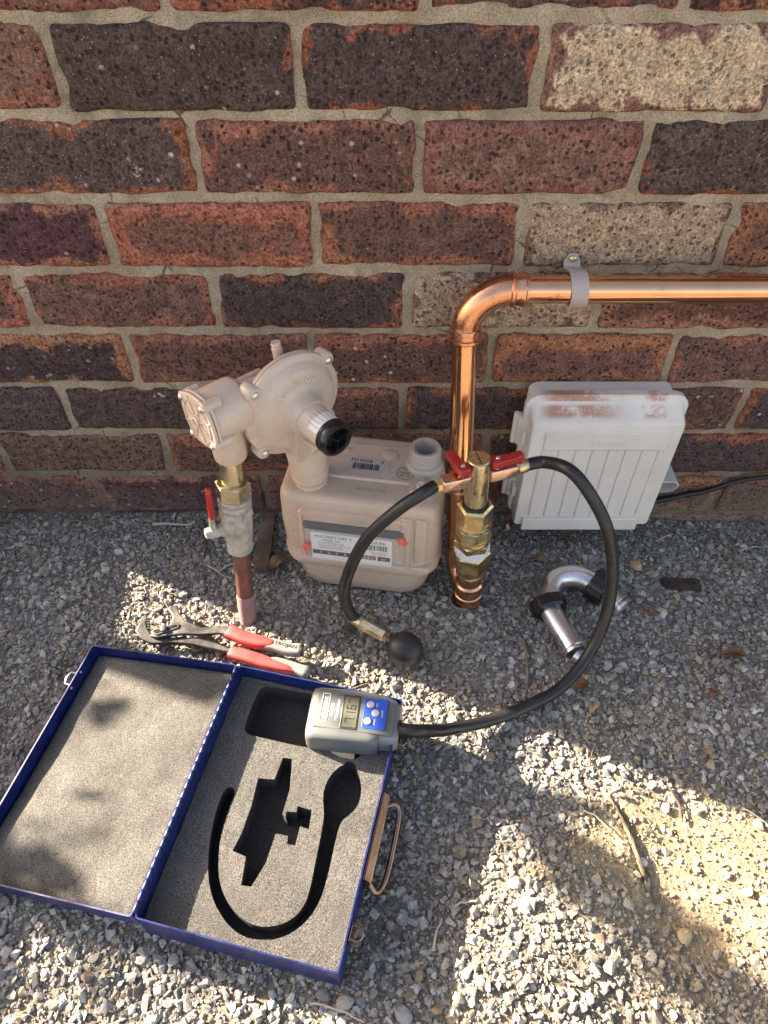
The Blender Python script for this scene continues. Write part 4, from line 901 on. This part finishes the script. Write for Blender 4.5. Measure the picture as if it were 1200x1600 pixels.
# ------------------------------------------------------------------ digital manometer
mn = empty('digital_manometer', (-.0385, -.3935, .0365), 'grey handheld digital manometer with blue keypad lying in the open blue case', 'manometer', R(-6.5))
def mrow(name, secs, mat, parent, **kw):   # sections along x: (x, y0, y1, z0, z1, r)
    mb = MB(); mb.rings([[V(x, y, z) for y, z in rrect((y1 - y0) / 2, (z1 - z0) / 2, r, 5, (y0 + y1) / 2, (z0 + z1) / 2)] for x, y0, y1, z0, z1, r in secs]); return mb.build(name, mat, parent, **kw)
mrow('body', [(-.0520, -.0250, .0240, .006, .030, .006), (-.0510, -.0305, .0285, .002, .0335, .007), (-.0485, -.0335, .0315, .000, .0358, .007), (-.040, -.0345, .0325, .000, .0385, .007), (-.010, -.0350, .0325, .000, .0395, .007), (.022, -.0345, .0315, .000, .0390, .007), (.0330, -.0335, .0305, .000, .0380, .007), (.0350, -.0310, .0285, .002, .0365, .006)], M_GREY, mn, ang=50)
mrow('connector_end', [(.030, -.0275, .0265, .000, .0360, .006), (.052, -.0265, .0245, .000, .0355, .006), (.0570, -.0240, .0215, .003, .0330, .006), (.0575, -.0220, .0200, .005, .031, .006)], M_GREYL, mn, ang=50)
fp = mrow('face_plate', [(-.0440, -.0205, .0255, .033, .0392, .001), (-.042, -.0215, .0265, .033, .0398, .001), (.034, -.0235, .0270, .033, .0398, .001), (.0520, -.0225, .0225, .033, .0372, .001)], M_GREY, mn, bev=.0006)
ZT = .0399
lcd = MB(); lcd.box((-.0120, -.0215, ZT - .002), (.0090, .0225, ZT + .0006)); lf = lcd.build('screen_frame', surf('dark_frame', (.05, .05, .048), .1, .35), mn, bev=.0008)
lcd = MB(); lcd.box((-.0092, -.0185, ZT + .0002), (.0072, .0195, ZT + .0008)); sc_o = lcd.build('screen', M_LCD, lf, smooth=False)
UP = fr((0, 0, 0), (0, 0, 1), (0, 1, 0))      # text running away from the viewer
def mtx(body, size, x, y, mat, parent, z=ZT + .0003, al='CENTER', sx=1.0, name='lettering'):
    m_ = MB(); m_.text(body, size, Matrix.Translation((x, y, z)) @ UP, 0, al, None, sx); return m_.build(name, mat, parent, smooth=False, recalc=False)
SEG = {'7': 'abc', '1': 'bc', '6': 'acdefg', '.': ''}
def digit(ch, x, y, h, w):   # seven segments, digit up = -x, digit right = +y
    m_ = MB(); t = .0017
    G_ = {'a': (0, h - t, w, h), 'd': (0, 0, w, t), 'g': (0, h / 2 - t / 2, w, h / 2 + t / 2), 'b': (w - t, h / 2, w, h), 'c': (w - t, 0, w, h / 2), 'f': (0, h / 2, t, h), 'e': (0, 0, t, h / 2)}
    for k in SEG[ch]:
        a0, b0, a1, b1 = G_[k]; m_.box((x - b1 + .0003, y + a0 + .0003, ZT + .0009), (x - b0 - .0003, y + a1 - .0003, ZT + .0010))
    m_.build('digit', M_INK, sc_o, smooth=False)
digit('7', .0050, -.0135, .0118, .0062); digit('1', .0050, -.0052, .0118, .0062); digit('6', .0050, .0034, .0118, .0062)
m_ = MB(); m_.box((.0040, -.0060, ZT + .0009), (.0052, -.0048, ZT + .0010)); m_.build('decimal_point', M_INK, sc_o, smooth=False)
mtx('kPa', .0045, -.0045, .0145, M_INK, sc_o, ZT + .0010)
lgo = MB(); o_ = rrect(.0048, .0185, .0008, 2, -.0325, .0035); i_ = rrect(.0040, .0177, .0005, 2, -.0325, .0035)
lgo.rings([[V(x, y, ZT + .0004) for x, y in pl] for pl in (o_, i_)], False, False); lg = lgo.build('logo_frame', M_WINK, fp, smooth=False, recalc=False)
mtx('plumtest', .0088, -.0325, .0035, M_WINK, lg, ZT + .0005, sx=.92)
m_ = MB(); c_ = [(.0019 * math.cos(a), .0019 * math.sin(a)) for a in np.linspace(0, 2 * math.pi, 17)[:-1]]; m_.rings([[V(-.0385 + x * k, .0035 + y * k, ZT + .0004) for x, y in c_] for k in (1.0, .62)], False, False); m_.build('logo_drop', M_WINK, lg, smooth=False, recalc=False)
mtx('Digital', .0060, -.0235, .0015, M_WINK, fp); mtx('Manometer', .0060, -.0170, .0020, M_WINK, fp)
m_ = MB(); m_.prism(rrect(.0138, .0195, .0025, 4, .0278, .0015), ZT - .003, ZT + .0005); kp = m_.build('keypad', M_BLUEP, mn, bev=.0003)
for (x, y), t in zip(((.0215, .0125), (.0285, .0020), (.0205, -.0090)), ('ON', 'HOLD', 'ZERO')):
    MB().lathe([(.0046, 0), (.0046, .0010), (.0038, .0018), (.001, .0019)], Matrix.Translation((x, y, ZT + .0004)), 22).build('button', M_BTN, kp)
    mtx(t, .0032, x + .0078, y, M_WINK, kp, ZT + .0007)
m_ = MB(); m_.lathe([(.0095, 0), (.0095, .003), (.0070, .004), (.0070, .008)], fr((.0570, -.006, .0260), (1, -.05, .0)), 20); m_.build('hose_port', M_BLACKP, mn)

# ------------------------------------------------------------------ pliers
pz = empty('slip_joint_pliers', (-.23, -.245, 0), 'grey steel multigrip pliers with red and grey handles lying behind the blue case', 'pliers')
og = (-.23, -.245, 0)
def flat(pl, z0, z1, name, mat, parent=pz, bev=.0015, tilt=(0, 0)):
    d_ = dense(pl, .02); mb = MB(); mb.prism(d_, z0, z1); mb.v = [(x, y, z + (x - og[0]) * tilt[0] + (y - og[1]) * tilt[1]) for x, y, z in mb.v]; return mb.build(name, mat, parent, og, bev=bev, ang=40)
lowh = [(-.345, -.240), (-.344, -.228), (-.341, -.2145), (-.3375, -.210), (-.3335, -.215), (-.334, -.224), (-.3305, -.2335), (-.323, -.2435), (-.303, -.2465), (-.284, -.2500), (-.262, -.2485), (-.232, -.2570), (-.2050, -.2685), (-.200, -.2735), (-.219, -.2705), (-.262, -.2600), (-.292, -.2570), (-.3193, -.2585), (-.3349, -.2510)]
flat(lowh, .008, .0145, 'lower_jaw', M_STEEL_D)
uph = [(-.3060, -.2065), (-.3010, -.2000), (-.2935, -.1990), (-.2890, -.2120), (-.2767, -.2255), (-.2532, -.2360), (-.2276, -.2340), (-.2160, -.2345), (-.2060, -.2505), (-.2280, -.2460), (-.2536, -.2480), (-.2740, -.2470), (-.2972, -.2500), (-.3120, -.2530), (-.3215, -.2500), (-.3180, -.2420), (-.2990, -.2345), (-.2960, -.2220), (-.2990, -.2140)]
flat(uph, .0146, .0205, 'upper_jaw', M_STEEL)
for k in range(5):
    p = V(-.3050 + k * .0015, -.2080 - k * .0048, .0); m_ = MB(); m_.box((p.x - .0022, p.y - .0010, .015), (p.x + .0012, p.y + .0010, .0203)); m_.build('jaw_tooth', M_STEEL_D, pz, og, bev=.0003)
    p = V(-.3335 + k * .0012, -.2170 - k * .0042, .0); m_ = MB(); m_.box((p.x - .0012, p.y - .0010, .0085), (p.x + .0022, p.y + .0010, .0143)); m_.build('jaw_tooth', M_STEEL_D, pz, og, bev=.0003)
sl = [(-.3175, -.2455), (-.3165, -.2425), (-.2895, -.2335), (-.2865, -.2345), (-.2870, -.2370), (-.3130, -.2480)]
flat([(-.3215, -.2465), (-.319, -.2415), (-.2890, -.2300), (-.2835, -.2325), (-.2835, -.2385), (-.3120, -.2505)], .0200, .0222, 'slot_plate', M_STEEL, bev=.001)
flat(sl, .0220, .0226, 'slot', M_BLACKP, bev=.0)
MB().lathe([(.005, .020), (.005, .0245), (.0035, .0255)], Matrix.Translation((-.3035, -.2410, 0)), 16).build('pivot_bolt', M_STEEL_D, pz, og)
def grip(path, wd, th, mat, name, parent=pz):
    pts = spline(path, 6); mb = MB(); rs = []
    for i, p in enumerate(pts):
        t = (pts[min(i + 1, len(pts) - 1)] - pts[max(i - 1, 0)]).normalized(); n_ = V(-t.y, t.x, 0).normalized(); u = i / (len(pts) - 1)
        w = np.interp(u, *wd); h = np.interp(u, [0, .06, .94, 1], [.8, 1, 1, .75]) * th
        rs.append([p + n_ * x + V(0, 0, 1) * y for x, y in rrect(w, h, min(w, h) * .7, 4)])
    mb.rings(rs); return mb.build(name, mat, parent, og, ang=60)
grip([V(-.2150, -.2420, .0185), V(-.190, -.2540, .019), V(-.165, -.2615, .019), V(-.148, -.2645, .019)], ([0, .2, .6, .9, 1], [.0105, .0095, .0092, .0060, .003]), .0075, M_REDD, 'grip')
g2_ = grip([V(-.172, -.2620, .0175), V(-.150, -.2645, .0185), V(-.128, -.2715, .0185), V(-.1110, -.2725, .0185)], ([0, .2, .8, .95, 1], [.005, .0085, .0088, .0092, .008]), .0070, M_GREYG, 'handle_end')
m_ = MB(); m_.text('TROJAN', .0078, fr((-.133, -.2685, .0257), (0, 0, 1), (.972, -.235, 0)), .0002, sx=1.1); m_.build('lettering', M_INK, g2_, og, smooth=False)
MB().lathe([(.0080, 0), (.0085, .002), (.0070, .004)], fr((-.1125, -.2725, .0185), (.97, -.15, 0)), 18).build('end_cap', M_BLACKP, pz, og)
grip([V(-.2100, -.2720, .0125), V(-.185, -.2795, .013), V(-.155, -.2900, .013), V(-.120, -.3020, .013)], ([0, .2, .6, .85, 1], [.0080, .0092, .0090, .0060, .003]), .0070, M_REDD, 'grip')
grip([V(-.160, -.2865, .012), V(-.140, -.2900, .0125), V(-.118, -.2975, .0125), V(-.1010, -.3040, .0125)], ([0, .2, .8, .95, 1], [.004, .0075, .0078, .0085, .007]), .0066, M_GREYG, 'handle_end')

# ------------------------------------------------------------------ drain trap
og = (.262, -.19, 0)
dt = empty('drain_trap', og, 'bent silver drain pipe with two black ribbed nuts lying on the gravel', 'pipe')
bend = [V(.2335, -.2000, .024), V(.2345, -.187, .025), V(.2390, -.1725, .027), V(.2500, -.1590, .028), V(.2660, -.1530, .028), V(.2830, -.1535, .027), V(.2990, -.1605, .024), V(.3085, -.1680, .022)]
MB().tube(spline(bend, 6), .0160, 24).build('bend', M_CHROME, dt, og)
def nut(c, d, r, l, nm='nut'):
    M = fr(c, d); mb = MB(); n_ = 40; rs = []
    for z, k in ((-l / 2, .86), (-l / 2 + .002, 1), (l / 2 - .003, 1), (l / 2, .9)):
        rs.append([M @ V((r * k + (.0011 if (j // 2) % 2 else 0)) * math.cos(2 * math.pi * j / n_), (r * k + (.0011 if (j // 2) % 2 else 0)) * math.sin(2 * math.pi * j / n_), z) for j in range(n_)])
    mb.rings(rs); return mb.build(nm, M_BLACKP, dt, og, ang=25)
nut(V(.2318, -.2040, .0245), V(.20, -.95, -.1), .0248, .020); nut(V(.3110, -.1690, .0235), V(.75, -.62, -.1), .0245, .026)
def opentube(a, b, r, name, rims=()):
    d_ = (b - a); l = d_.length; mb = MB(); pr = [(r - .001, 0), (r, .0)]
    for q_ in rims: pr += [(r, l - q_ - .002), (r + .0012, l - q_ - .001), (r + .0012, l - q_ + .001), (r, l - q_ + .002)]
    pr += [(r, l), (r - .0016, l), (r - .0016, .004)]
    mb.lathe(pr, fr(a, d_), 26); return mb.build(name, M_CHROME, dt, og)
opentube(V(.2325, -.2060, .0235), V(.2590, -.2745, .0180), .0155, 'tail_pipe', (.006,))
opentube(V(.3150, -.1725, .0220), V(.3400, -.2020, .0170), .0140, 'tail_pipe', (.003, .010))
o = opentube(V(.2600, -.2745, .013), V(.2760, -.2900, .010), .0100, 'stub_end')
rg_ = MB(); rg_.tube([V(.2430 + .011 * math.cos(a), -.2620 + .013 * math.sin(a), .006 + .002 * math.sin(2 * a)) for a in np.linspace(0, 5.2, 26)], .0011, 8)
tag(rg_.build('rubber_ring', surf('rusty_red_ring', (.16, .05, .04), .2, .7)), 'thin reddish broken ring lying beside the silver drain pipe end', 'ring')

# ------------------------------------------------------------------ small things on the ground
def hz(x, y): return float(hgt(x, y))
o = MB().lathe([(.0150, -.03), (.0185, -.03), (.0185, .007), (.0175, .008), (.0160, .008), (.0155, -.01)], Matrix.Translation((.1130, -.1800, 0)), 26).build('buried_sleeve', M_PVC); tag(o, 'grey plastic pipe sleeve sunk in the gravel under the copper pipe end', 'pipe sleeve')
mb = MB(); M = fr((-.1850, -.070, .004), (0, .12, 1), (.02, -1, .04))
mb.rings([[M @ V(x, y, z) for y, z in rrect(w, .007, .001, 2)] for x, w in ((-.062, .0115), (-.02, .0120), (.03, .0118), (.055, .0108), (.060, .0085))]); o = mb.build('timber_stake', M_WOOD); tag(o, 'flat weathered timber stake lying in the gravel behind the gas riser', 'stake')
mb = MB(); Z0 = hz(.28, -.51)
pa = [V(.2700, -.4600, .004), V(.2775, -.4800, .005), V(.2850, -.5040, .005), V(.2905, -.5350, .003), V(.2950, -.5680, -.002)]
mb.rings([[V(p.x + dx, p.y, Z0 + p.z + dz) for dx, dz in ((-.004, -.02), (.001, -.02), (.0010 + .0008 * (i % 2), -.0028), (-.002 + .001 * (i % 3), -.0022))] for i, p in enumerate(spline(pa, 4))]); o = mb.build('earth_ledge_edge', surf('sandy_ledge', (.25, .20, .13), .2, .9, 0, 40, .5, 250)); tag(o, 'sandy edge of a small earth ledge in the bare dirt patch', 'ledge')  # thin strip added to give the small earth ledge a sharp face
Mb = fr((.445, -.141, hz(.445, -.141) + .006), (0, -.05, 1), (1, -.04, 0)); bk = empty('rusty_bracket', Mb.translation, 'dark rusty metal strap with two bolt holes half buried in gravel', 'bracket')
mb = MB(); mb.prism(rrect(.030, .0105, .006, 4), -.003, .002, Mb); mb.build('strap', M_RUST, bk, Mb.translation, bev=.0008)
for dx in (-.020, .019):
    c_ = rrect(.0052, .0052, .0051, 5); i_ = [(x * .6, y * .6) for x, y in c_]; mb = MB(); mb.rings([[Mb @ V(x + dx, y, z) for x, y in pl] for pl, z in ((c_, .0015), (c_, .0042), (i_, .0042), (i_, .0010))], False, True); mb.build('bolt_collar', M_RUST, bk, Mb.translation)
TW = 'dry twigs lying on the gravel'
def twig(x0, y0, x1, y1, r, mat, label, bow=.004, up=.0055):
    n_ = 6; a = V(x0, y0, 0); b = V(x1, y1, 0); nn = V(-(b - a).y, (b - a).x, 0).normalized(); q_ = random.Random(int(x0 * 1e4) + 7); pts = []
    for i in range(n_ + 1):
        t = i / n_; p = a + (b - a) * t + nn * (bow * math.sin(math.pi * t) + q_.uniform(-.0008, .0008)); pts.append(V(p.x, p.y, hz(p.x, p.y) + up + q_.uniform(0, .002)))
    o = MB().tube(spline(pts, 3), [r * (1 - .45 * i / (n_ * 3)) for i in range(n_ * 3 + 1)], 7).build('twig', mat); return tag(o, label, 'twig', TW)
twig(-.368, -.0305, -.305, -.0330, .0024, M_TWIGP, 'straight pale stick near the wall left of the gas riser', .001)
twig(-.268, -.1120, -.238, -.1340, .0014, M_TWIGP, 'short pale twig crossing another one left of the riser pipe', .001)
twig(-.249, -.1230, -.209, -.1000, .0014, M_TWIGP, 'pale curved twig reaching the riser pipe from the left', .006)
twig(-.290, -.0200, -.276, -.1000, .0017, M_TWIGD, 'long dark twig left of the shut-off valve below the wall', .004)
twig(-.262, -.0150, -.240, -.0550, .0013, M_TWIG, 'short brown twig below the red valve handle', .003)
twig(-.510, -.0200, -.460, -.0330, .0012, M_TWIG, 'thin brown twig near the wall at the far left', .004)
twig(-.585, -.0800, -.552, -.0660, .0010, M_TWIGP, 'thin pale twig at the left edge of the gravel', .002)
twig(-.195, -.1000, -.166, -.1350, .0015, M_TWIG, 'bent brown twig between the timber stake and the gas meter', .006)
twig(-.168, -.0800, -.163, -.1330, .0012, M_TWIGP, 'upright thin straw beside the left side of the meter', .003)
twig(-.330, -.1600, -.300, -.1700, .0016, M_TWIGD, 'dark short twig on the gravel above the pliers jaws', .003)
twig(.205, -.0300, .250, -.0480, .0010, M_TWIG, 'thin straw under the junction box lower left corner', .004)
twig(.200, -.1150, .170, -.0750, .0010, M_TWIGP, 'pale straw on the gravel right of the brass union', .002)
twig(.430, -.0580, .462, -.0400, .0012, M_TWIGP, 'pale straw right of the junction box on gravel', .002)
twig(.505, -.0760, .530, -.0360, .0012, M_TWIG, 'brown straw on gravel below the black cable', .003)
twig(.560, -.0700, .600, -.0600, .0012, M_TWIGP, 'pale straw at the right edge below the wall', .003)
twig(.480, -.1500, .520, -.1880, .0010, M_TWIG, 'thin twig right of the rusty bracket', .005)
twig(.195, -.2450, .190, -.3150, .0022, M_TWIG, 'pale brown stick left of the silver drain pipe tail', .003)
twig(.160, -.2440, .187, -.2480, .0016, M_TWIG, 'short stick pointing at the silver drain pipe from the left', .002)
twig(.345, -.4500, .352, -.4900, .0018, M_TWIGD, 'dark twig on the shaded gravel above the dirt patch', .004)
twig(.285, -.3800, .325, -.3720, .0020, M_TWIGD, 'dark fat twig on the gravel below the hose loop', .002)
twig(.255, -.4200, .270, -.3960, .0014, M_TWIGD, 'short dark twig near the sunlit gravel edge', .002)
twig(.235, -.4800, .262, -.5050, .0009, M_TWIGP, 'hair-thin pale straw left of the earth ledge', .005)
twig(.425, -.4750, .462, -.5150, .0009, M_TWIGP, 'thin straw lying on the dirt patch at the right', .004)
twig(.052, -.6260, .062, -.5950, .0016, M_TWIGP, 'pale stick near the bottom edge right of the case', .002)
twig(.075, -.5830, .100, -.5780, .0014, M_TWIGP, 'pale stick right of the case handle', .002)
twig(-.075, -.6700, -.020, -.6860, .0014, M_TWIGP, 'pale straw in front of the case near corner', .003)
def leaf(x, y, l, w, a, mat, label, k=.3):
    M = Matrix.Translation((x, y, hz(x, y) + .0075)) @ Matrix.Rotation(a, 4, 'Z') @ Matrix.Rotation(.25, 4, 'X'); mb = MB(); P_ = []; n_ = 8
    for i in range(n_ + 1):
        t = i / n_; ww = w * math.sin(math.pi * min(1, t * .96 + .02)) ** .8; zc = .004 * math.sin(math.pi * t) * k * 3
        for s_ in (-1, -.5, 0, .5, 1): P_.append(M @ V((t - .5) * l, s_ * ww, zc + k * abs(s_) * ww * 1.1 + .0006 * math.sin(9 * t + s_ * 4)))
    top = list(P_); bot = [p - V(0, 0, .0004) for p in P_]; N_ = len(top); f = []
    for i in range(n_):
        for j in range(4): q0 = i * 5 + j; f += [(q0, q0 + 5, q0 + 6, q0 + 1), (N_ + q0, N_ + q0 + 1, N_ + q0 + 6, N_ + q0 + 5)]
    mb.add(top + bot, f); o = mb.build('dead_leaf', mat, recalc=False); return tag(o, label, 'leaf', 'dead leaves on the gravel')
leaf(.478, -.2700, .034, .007, -.1, M_LEAF, 'curled dark brown leaf on gravel at the right', .9)
leaf(.370, -.1990, .012, .006, 1.2, M_LEAF, 'small brown leaf right of the silver pipe tail', .4)
leaf(.388, -.2010, .012, .006, .9, M_LEAF, 'small reddish leaf beside the pale stone right of the drain pipe', .4)
leaf(.262, -.3150, .020, .008, .3, M_LEAF, 'dark brown leaf close to the hose loop bottom', .4)
leaf(.268, -.3480, .018, .006, 1.4, M_LEAFT, 'orange brown leaf below the hose loop bottom', .5)
leaf(.430, -.3280, .014, .006, 1.2, M_LEAF, 'small oval brown leaf on the open gravel at right', .3)
leaf(-.255, -.0200, .028, .009, .1, M_LEAFT, 'tan leaf at the foot of the wall under the shut-off valve', .4)
leaf(-.165, -.1080, .034, .008, .9, M_LEAFT, 'curled tan leaf against the left side of the gas meter', .7)
leaf(-.300, -.2020, .020, .006, 1.3, M_LEAFT, 'tan bark flake on the upper pliers jaw', .5)
leaf(.205, -.0200, .030, .008, .2, M_LEAF, 'brown leaf below the left corner of the junction box', .4)
leaf(.400, -.0200, .026, .008, -.4, M_LEAF, 'brown leaf below the right corner of the junction box', .4)
leaf(-.048, -.2270, .018, .008, .0, M_TWIGD, 'small black scrap left of the bulb hose coupling', .2)
def pebble(x, y, r, tone, label, sd):
    q_ = np.random.default_rng(sd); bm = bmesh.new(); bmesh.ops.create_icosphere(bm, subdivisions=2, radius=1)
    for v in bm.verts: v.co *= 1 + .28 * mnoise.noise(v.co * 1.3 + V(sd, sd * 2, 0)); v.co.z *= .65
    me_ = bpy.data.meshes.new('pebble'); bm.to_mesh(me_); bm.free(); me_.materials.append(surf('pebble_tone', tone, .15, .85, 0, 150, .3, 500)); o = bpy.data.objects.new('pebble', me_); COL.objects.link(o)
    o.location = (x, y, hz(x, y) + r * .5); o.scale = (r * 1.2, r, r); o.rotation_euler = (0, 0, sd); return tag(o, label, 'stone', 'larger stones among the gravel')
pebble(.4000, -.1985, .0080, (.48, .46, .43), 'large pale oval stone right of the drain pipe', 1)
pebble(.385, -.1080, .0085, (.45, .31, .17), 'rounded orange brown stone left of the rusty bracket', 2)
pebble(.240, -.0950, .0080, (.22, .13, .06), 'brown stone above the silver drain bend', 3)
pebble(.1450, -.5600, .0065, (.40, .39, .36), 'pale stone on the shadow edge right of the case handle', 4)
pebble(.1520, -.5820, .0075, (.42, .40, .37), 'largest pale stone right of the case on sunlit gravel', 5)
pebble(.2960, -.5330, .0050, (.62, .60, .56), 'small white stone in the groove beside the earth ledge', 6)
pebble(.3230, -.6080, .0075, (.46, .38, .22), 'yellow stone at the lower right in sun', 7)
pebble(-.225, -.1180, .0070, (.40, .39, .37), 'pale grey stone left of the riser pipe foot', 8)
pebble(.020, -.6800, .0080, (.30, .295, .29), 'big grey stone at the bottom edge right of the case', 9)
pebble(-.040, -.6700, .0080, (.34, .31, .27), 'big tan stone below the near corner of the case', 10)
# straw and bark litter along the wall foot
mb = MB(); q_ = random.Random(14)
for i in range(420):
    x = q_.uniform(-.66, .74); y = -abs(q_.gauss(0, .05)) - .004 if q_.random() < .75 else q_.uniform(-.62, -.1)
    if in_case(x, y, .01): continue
    a = q_.gauss(0, .8); l = q_.uniform(.004, .016); w = q_.uniform(.0004, .0010); z = hz(x, y) + q_.uniform(.003, .007)
    mb.tube([V(x - l * math.cos(a), y - l * math.sin(a), z), V(x, y + q_.gauss(0, .0008), z + q_.uniform(0, .0015)), V(x + l * math.cos(a), y + l * math.sin(a), z + q_.gauss(0, .001))], [w, w * 1.2, w * .6], 5)
o = mb.build('plant_litter', M_TWIG, smooth=False); tag(o, 'bits of dry straw and bark scattered over the gravel', 'litter'); o['kind'] = 'stuff'
# moss tuft
mb = MB(); q_ = random.Random(4)
for i in range(260):
    x = -.425 + q_.gauss(0, .014); y = -.292 + q_.gauss(0, .008); z = hz(x, y) + .002; a = q_.uniform(0, 6.28); h = q_.uniform(.003, .008); mb.add([V(x, y, z), V(x + .0012 * math.cos(a), y + .0012 * math.sin(a), z), V(x + q_.gauss(0, .003), y + q_.gauss(0, .003), z + h)], [(0, 1, 2)])
o = mb.build('moss', M_MOSS, smooth=False, recalc=False); tag(o, 'small green moss patch in the gravel left of the case lid', 'moss'); o['kind'] = 'stuff'

# ------------------------------------------------------------------ beyond the left edge: an added shade block and a shrub that throw the shade
sl_ = empty('shade_block', (-.80, -.55, 0), 'low unseen wooden block added left of the gravel to shade it', 'shade block')  # out of view, added and sized to shade the gravel on the left
mb = MB(); mb.box((-.90, -1.60, -.03), (-.78, .300, .207)); mb.build('shade_block_body', M_WOOD, sl_, (-.80, -.55, 0), bev=.006)
mb = MB(); mb.box((-.78, -1.2, -.03), (-.74, -1.14, .15)); mb.build('shade_block_peg', M_WOOD, sl_, (-.80, -.55, 0), bev=.004)
sb = empty('shrub', (-1.90, .412, 0), 'sparse leafy shrub standing left of the house corner', 'shrub'); og = (-1.90, .412, 0)
SU = -LD                                     # towards the sun
def back(x, y, t, z=0): return V(x, y, z) + SU * t
tr = [V(-1.90, .412, -.02), V(-1.895, .414, .3), V(-1.905, .413, .6), V(-1.90, .412, .92)]
MB().tube(spline(tr, 5), [.036 - .0004 * i for i in range(16)], 10).build('trunk', M_TWIG, sb, og)
mb = MB(); bA, bB = back(.16, -.47, 1.9), back(.38, -.70, 1.9)
mb.tube(spline([tr[3], (tr[3] + bA) / 2 + V(0, .05, .12), bA, (bA + bB) / 2, bB, bB + (bB - bA) * .6], 6), [.012] * 12 + [.014, .018, .022, .024, .026] + [.027] * 14, 8)
mb.build('branch', M_TWIG, sb, og)
lm = MB(); q_ = random.Random(9)
def clump(c, rad, n):
    for i in range(n):
        p = c + V(q_.gauss(0, rad), q_.gauss(0, rad), q_.gauss(0, rad)); a = V(q_.gauss(0, 1), q_.gauss(0, 1), q_.gauss(0, 1)).normalized(); b = a.cross(V(q_.gauss(0, 1), q_.gauss(0, 1), q_.gauss(0, 1))).normalized(); l = q_.uniform(.012, .022)
        lm.add([p - a * l, p + b * l * .4, p + a * l, p - b * l * .4], [(0, 1, 2, 3)])
clump(back(-.418, -.545, 1.75, .03), .028, 130); clump(back(-.372, -.355, 1.75, .03), .010, 18)
clump(back(.23, -.545, 1.9), .022, 40); clump(back(.30, -.62, 1.9), .024, 50); clump(back(.37, -.69, 1.9), .026, 50)

lm.build('crown', M_GLEAF, sb, og, smooth=False, recalc=False)
